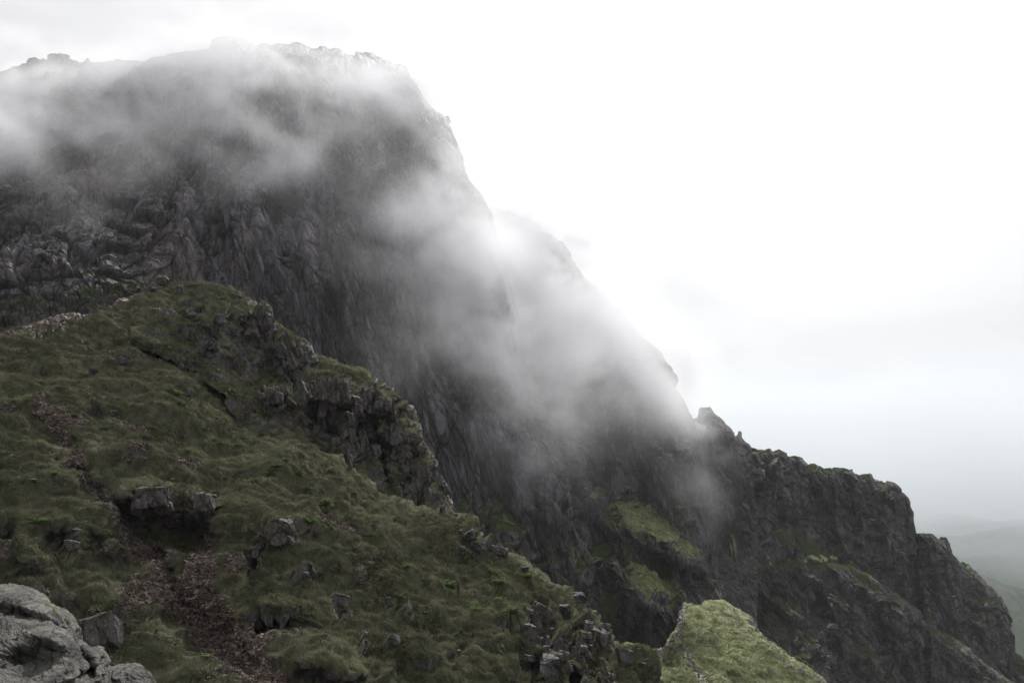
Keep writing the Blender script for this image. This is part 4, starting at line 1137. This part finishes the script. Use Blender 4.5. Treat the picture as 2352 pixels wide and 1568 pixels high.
lo, hi, res = (-330.0, 270.0, -70.0), (420.0, 870.0, 330.0), (250, 130, 140)
gx = [np.linspace(l, h_, n_) for l, h_, n_ in zip(lo, hi, res)]
VX, VY, VZ = np.meshgrid(*gx, indexing='ij')
pm = np.stack([VX, VY, VZ], -1).reshape(-1, 3)
u, v_, f = project(pm)
keep = np.where((f > 250) & (u > -250) & (u < 1750) & (v_ > -60) & (v_ < 1250) & (v_ < 700 + u * 0.75) & (v_ > -100 + 0.62 * (u - 800)))[0]
pmf = pm[keep].astype(F32)
u, v_, f = u[keep], v_[keep], f[keep]
# wisps: (x, y, rx, ry, angle, distance in front of the face, half thickness, optical depth)
WISPS = [(-60, 300, 240, 75, 6, 30, 40, 2.2), (150, 215, 280, 70, -6, 20, 40, 1.3), (430, 180, 220, 60, -4, 20, 40, 0.9), (720, 130, 270, 38, 5, 14, 30, 0.8), (930, 200, 90, 60, 50, 14, 30, 0.7), (520, 110, 130, 50, 0, 10, 40, 0.7), (300, 300, 180, 50, -20, 20, 30, 0.5), (640, 210, 180, 80, 15, 25, 35, 0.8),
         (800, 200, 200, 60, 14, 25, 35, 0.9), (870, 290, 150, 34, 22, 30, 30, 0.8), (720, 320, 120, 24, -40, 30, 25, 0.6), (560, 290, 160, 30, 20, 30, 25, 0.5), (1000, 250, 90, 60, 40, 20, 40, 0.7), (60, 400, 200, 50, -4, 25, 25, 0.6),
         (480, 400, 260, 60, 10, 25, 25, 0.3), (640, 400, 160, 24, -30, 25, 25, 0.35), (980, 430, 110, 36, -30, 30, 35, 1.0), (1050, 530, 80, 130, -10, 30, 40, 1.6), (1110, 660, 80, 200, -12, 26, 50, 2.0), (1060, 760, 80, 170, -10, 30, 40, 1.0), (980, 560, 90, 150, -12, 30, 40, 0.7),
         (1150, 800, 60, 180, -8, 30, 40, 0.8), (920, 620, 110, 180, -14, 30, 40, 0.45), (1190, 520, 60, 90, -30, 70, 70, 0.8), (1290, 580, 90, 80, 40, 40, 50, 3.0), (1240, 560, 110, 50, 35, 20, 50, 1.8), (1260, 640, 90, 170, -35, 60, 70, 2.4), (1360, 710, 170, 60, 46, 30, 60, 3.4), (1340, 760, 110, 120, 40, 60, 70, 2.0), (1450, 810, 130, 60, 48, 40, 60, 2.3), (1530, 900, 50, 40, 50, 20, 30, 0.5), (120, 152, 210, 42, 0, 12, 30, 1.1),
         (1240, 830, 70, 190, -10, 50, 50, 1.6), (1400, 880, 150, 60, 25, 50, 50, 1.3), (1510, 880, 80, 50, 40, 40, 50, 1.1), (1310, 960, 100, 80, 20, 50, 40, 0.7), (1460, 1000, 100, 70, 25, 50, 40, 0.5), (1560, 1000, 60, 90, -20, 40, 50, 0.4),
         (1600, 1120, 50, 100, -20, 40, 50, 0.3), (1190, 960, 50, 80, 0, 40, 40, 0.3)]
dk = np.zeros(len(keep))
wx = fbm(pmf, 70, 3, seed=801) * 20
wy = fbm(pmf, 70, 3, seed=802) * 20
wz = fbm(pmf, 26, 3, seed=803) * 9
pu, pvv = u + (wx + wz) * 2522 / np.maximum(f, 1), v_ + (wy - wz) * 2522 / np.maximum(f, 1)
for (cx, cy, rx, ry, ang, off, th, tau) in WISPS:
    base = (D_REAR if cx > 1175 else D_CLIFF)
    gxx, gyy = np.array([[cx - 0.5 * rx, cx, cx + 0.5 * rx]]).clip(0, 1600), np.array([[cy, cy, cy]]).clip(110, 1300)
    d3 = base(gxx.astype(float), gyy.astype(float))[0]
    gr_y = (base(np.array([[float(max(0, cx))]]), np.array([[cy + 0.5 * ry]]).clip(110, 1300))[0, 0] - base(np.array([[float(max(0, cx))]]), np.array([[cy - 0.5 * ry]]).clip(110, 1300))[0, 0]) / ry
    dl = d3[1] + (d3[2] - d3[0]) / max(rx, 1) * (u - cx).clip(-2 * rx, 2 * rx) * 0.8 + gr_y * (v_ - cy).clip(-2 * ry, 2 * ry) * 0.8 - off
    ca, sa = math.cos(R(ang)), math.sin(R(ang))
    a = ((pu - cx) * ca + (pvv - cy) * sa) / rx
    b = (-(pu - cx) * sa + (pvv - cy) * ca) / ry
    c = (f - dl) / th
    dk += tau / (th * 1.77) * np.exp(-(a * a + b * b) - c * c)
q = pmf.copy()
q[:, 0] += 0.5 * q[:, 2]
wn = fbm(q + np.stack([wx, wy, wx], -1).astype(F32) * 1.2 + np.stack([wz, wz, -wz], -1).astype(F32), (64, 64, 36), 6, gain=0.66, seed=811)
rd = (1 - np.clip(np.abs(fbm(q + np.stack([wy, wx, wx], -1).astype(F32) * 1.5 + np.stack([wz, -wz, wz], -1).astype(F32), (46, 60, 22), 5, gain=0.62, seed=815)) * 2.2, 0, 1)) ** 2
dk = dk * np.clip(0.52 + 1.4 * wn + 0.95 * rd, 0.04, 3.0)
dens = np.zeros(len(pm), F32)
dens[keep] = dk
dens = dens.reshape(res)
for ax in range(3):
    sl = [slice(None)] * 3
    for e in (0, -1):
        sl[ax] = e
        dens[tuple(sl)] = 0
dens[dens < 2e-5] = 0
tag(density_volume('mist', lo, hi, res, dens, mm), kind='stuff')
print('mist', dens.max(), round(time.time() - T0, 1))

# low cloud lying over the far valley side
mc = bpy.data.materials.new('cloud_air')
mc.use_nodes = True
t = mc.node_tree
t.nodes.clear()
pv = N(t, 'ShaderNodeVolumePrincipled', ins={'Color': (0.79, 0.825, 0.87, 1), 'Density': 1.0, 'Anisotropy': 0.2, 'Density Attribute': 'density'})
out = N(t, 'ShaderNodeOutputMaterial')
t.links.new(pv.outputs[0], out.inputs['Volume'])
lo, hi, res = (-1500.0, 1800.0, -450.0), (6000.0, 9000.0, 560.0), (90, 80, 50)
gx = [np.linspace(l, h_, n_) for l, h_, n_ in zip(lo, hi, res)]
VX, VY, VZ = np.meshgrid(*gx, indexing='ij')
pm = np.stack([VX, VY, VZ], -1).reshape(-1, 3).astype(F32)
base = -330 - 0.05 * (pm[:, 1] - 3500) + 200 * fbm(pm, (1200, 1200, 900), 4, seed=821)
dn = 0.0015 * sstep(-60, 420, pm[:, 2] - base) * sstep(1800, 3400, pm[:, 1]) * (1 - 0.75 * sstep(150, 540, pm[:, 2])) * np.clip(0.8 + 0.9 * fbm(pm, (700, 900, 260), 5, seed=823), 0.1, 2)
dn = dn.reshape(res).astype(F32)
for ax in range(3):
    sl = [slice(None)] * 3
    for e in (0, -1):
        sl[ax] = e
        dn[tuple(sl)] = 0
tag(density_volume('low_cloud', lo, hi, res, dn, mc), kind='stuff')
print('cloud', round(time.time() - T0, 1))
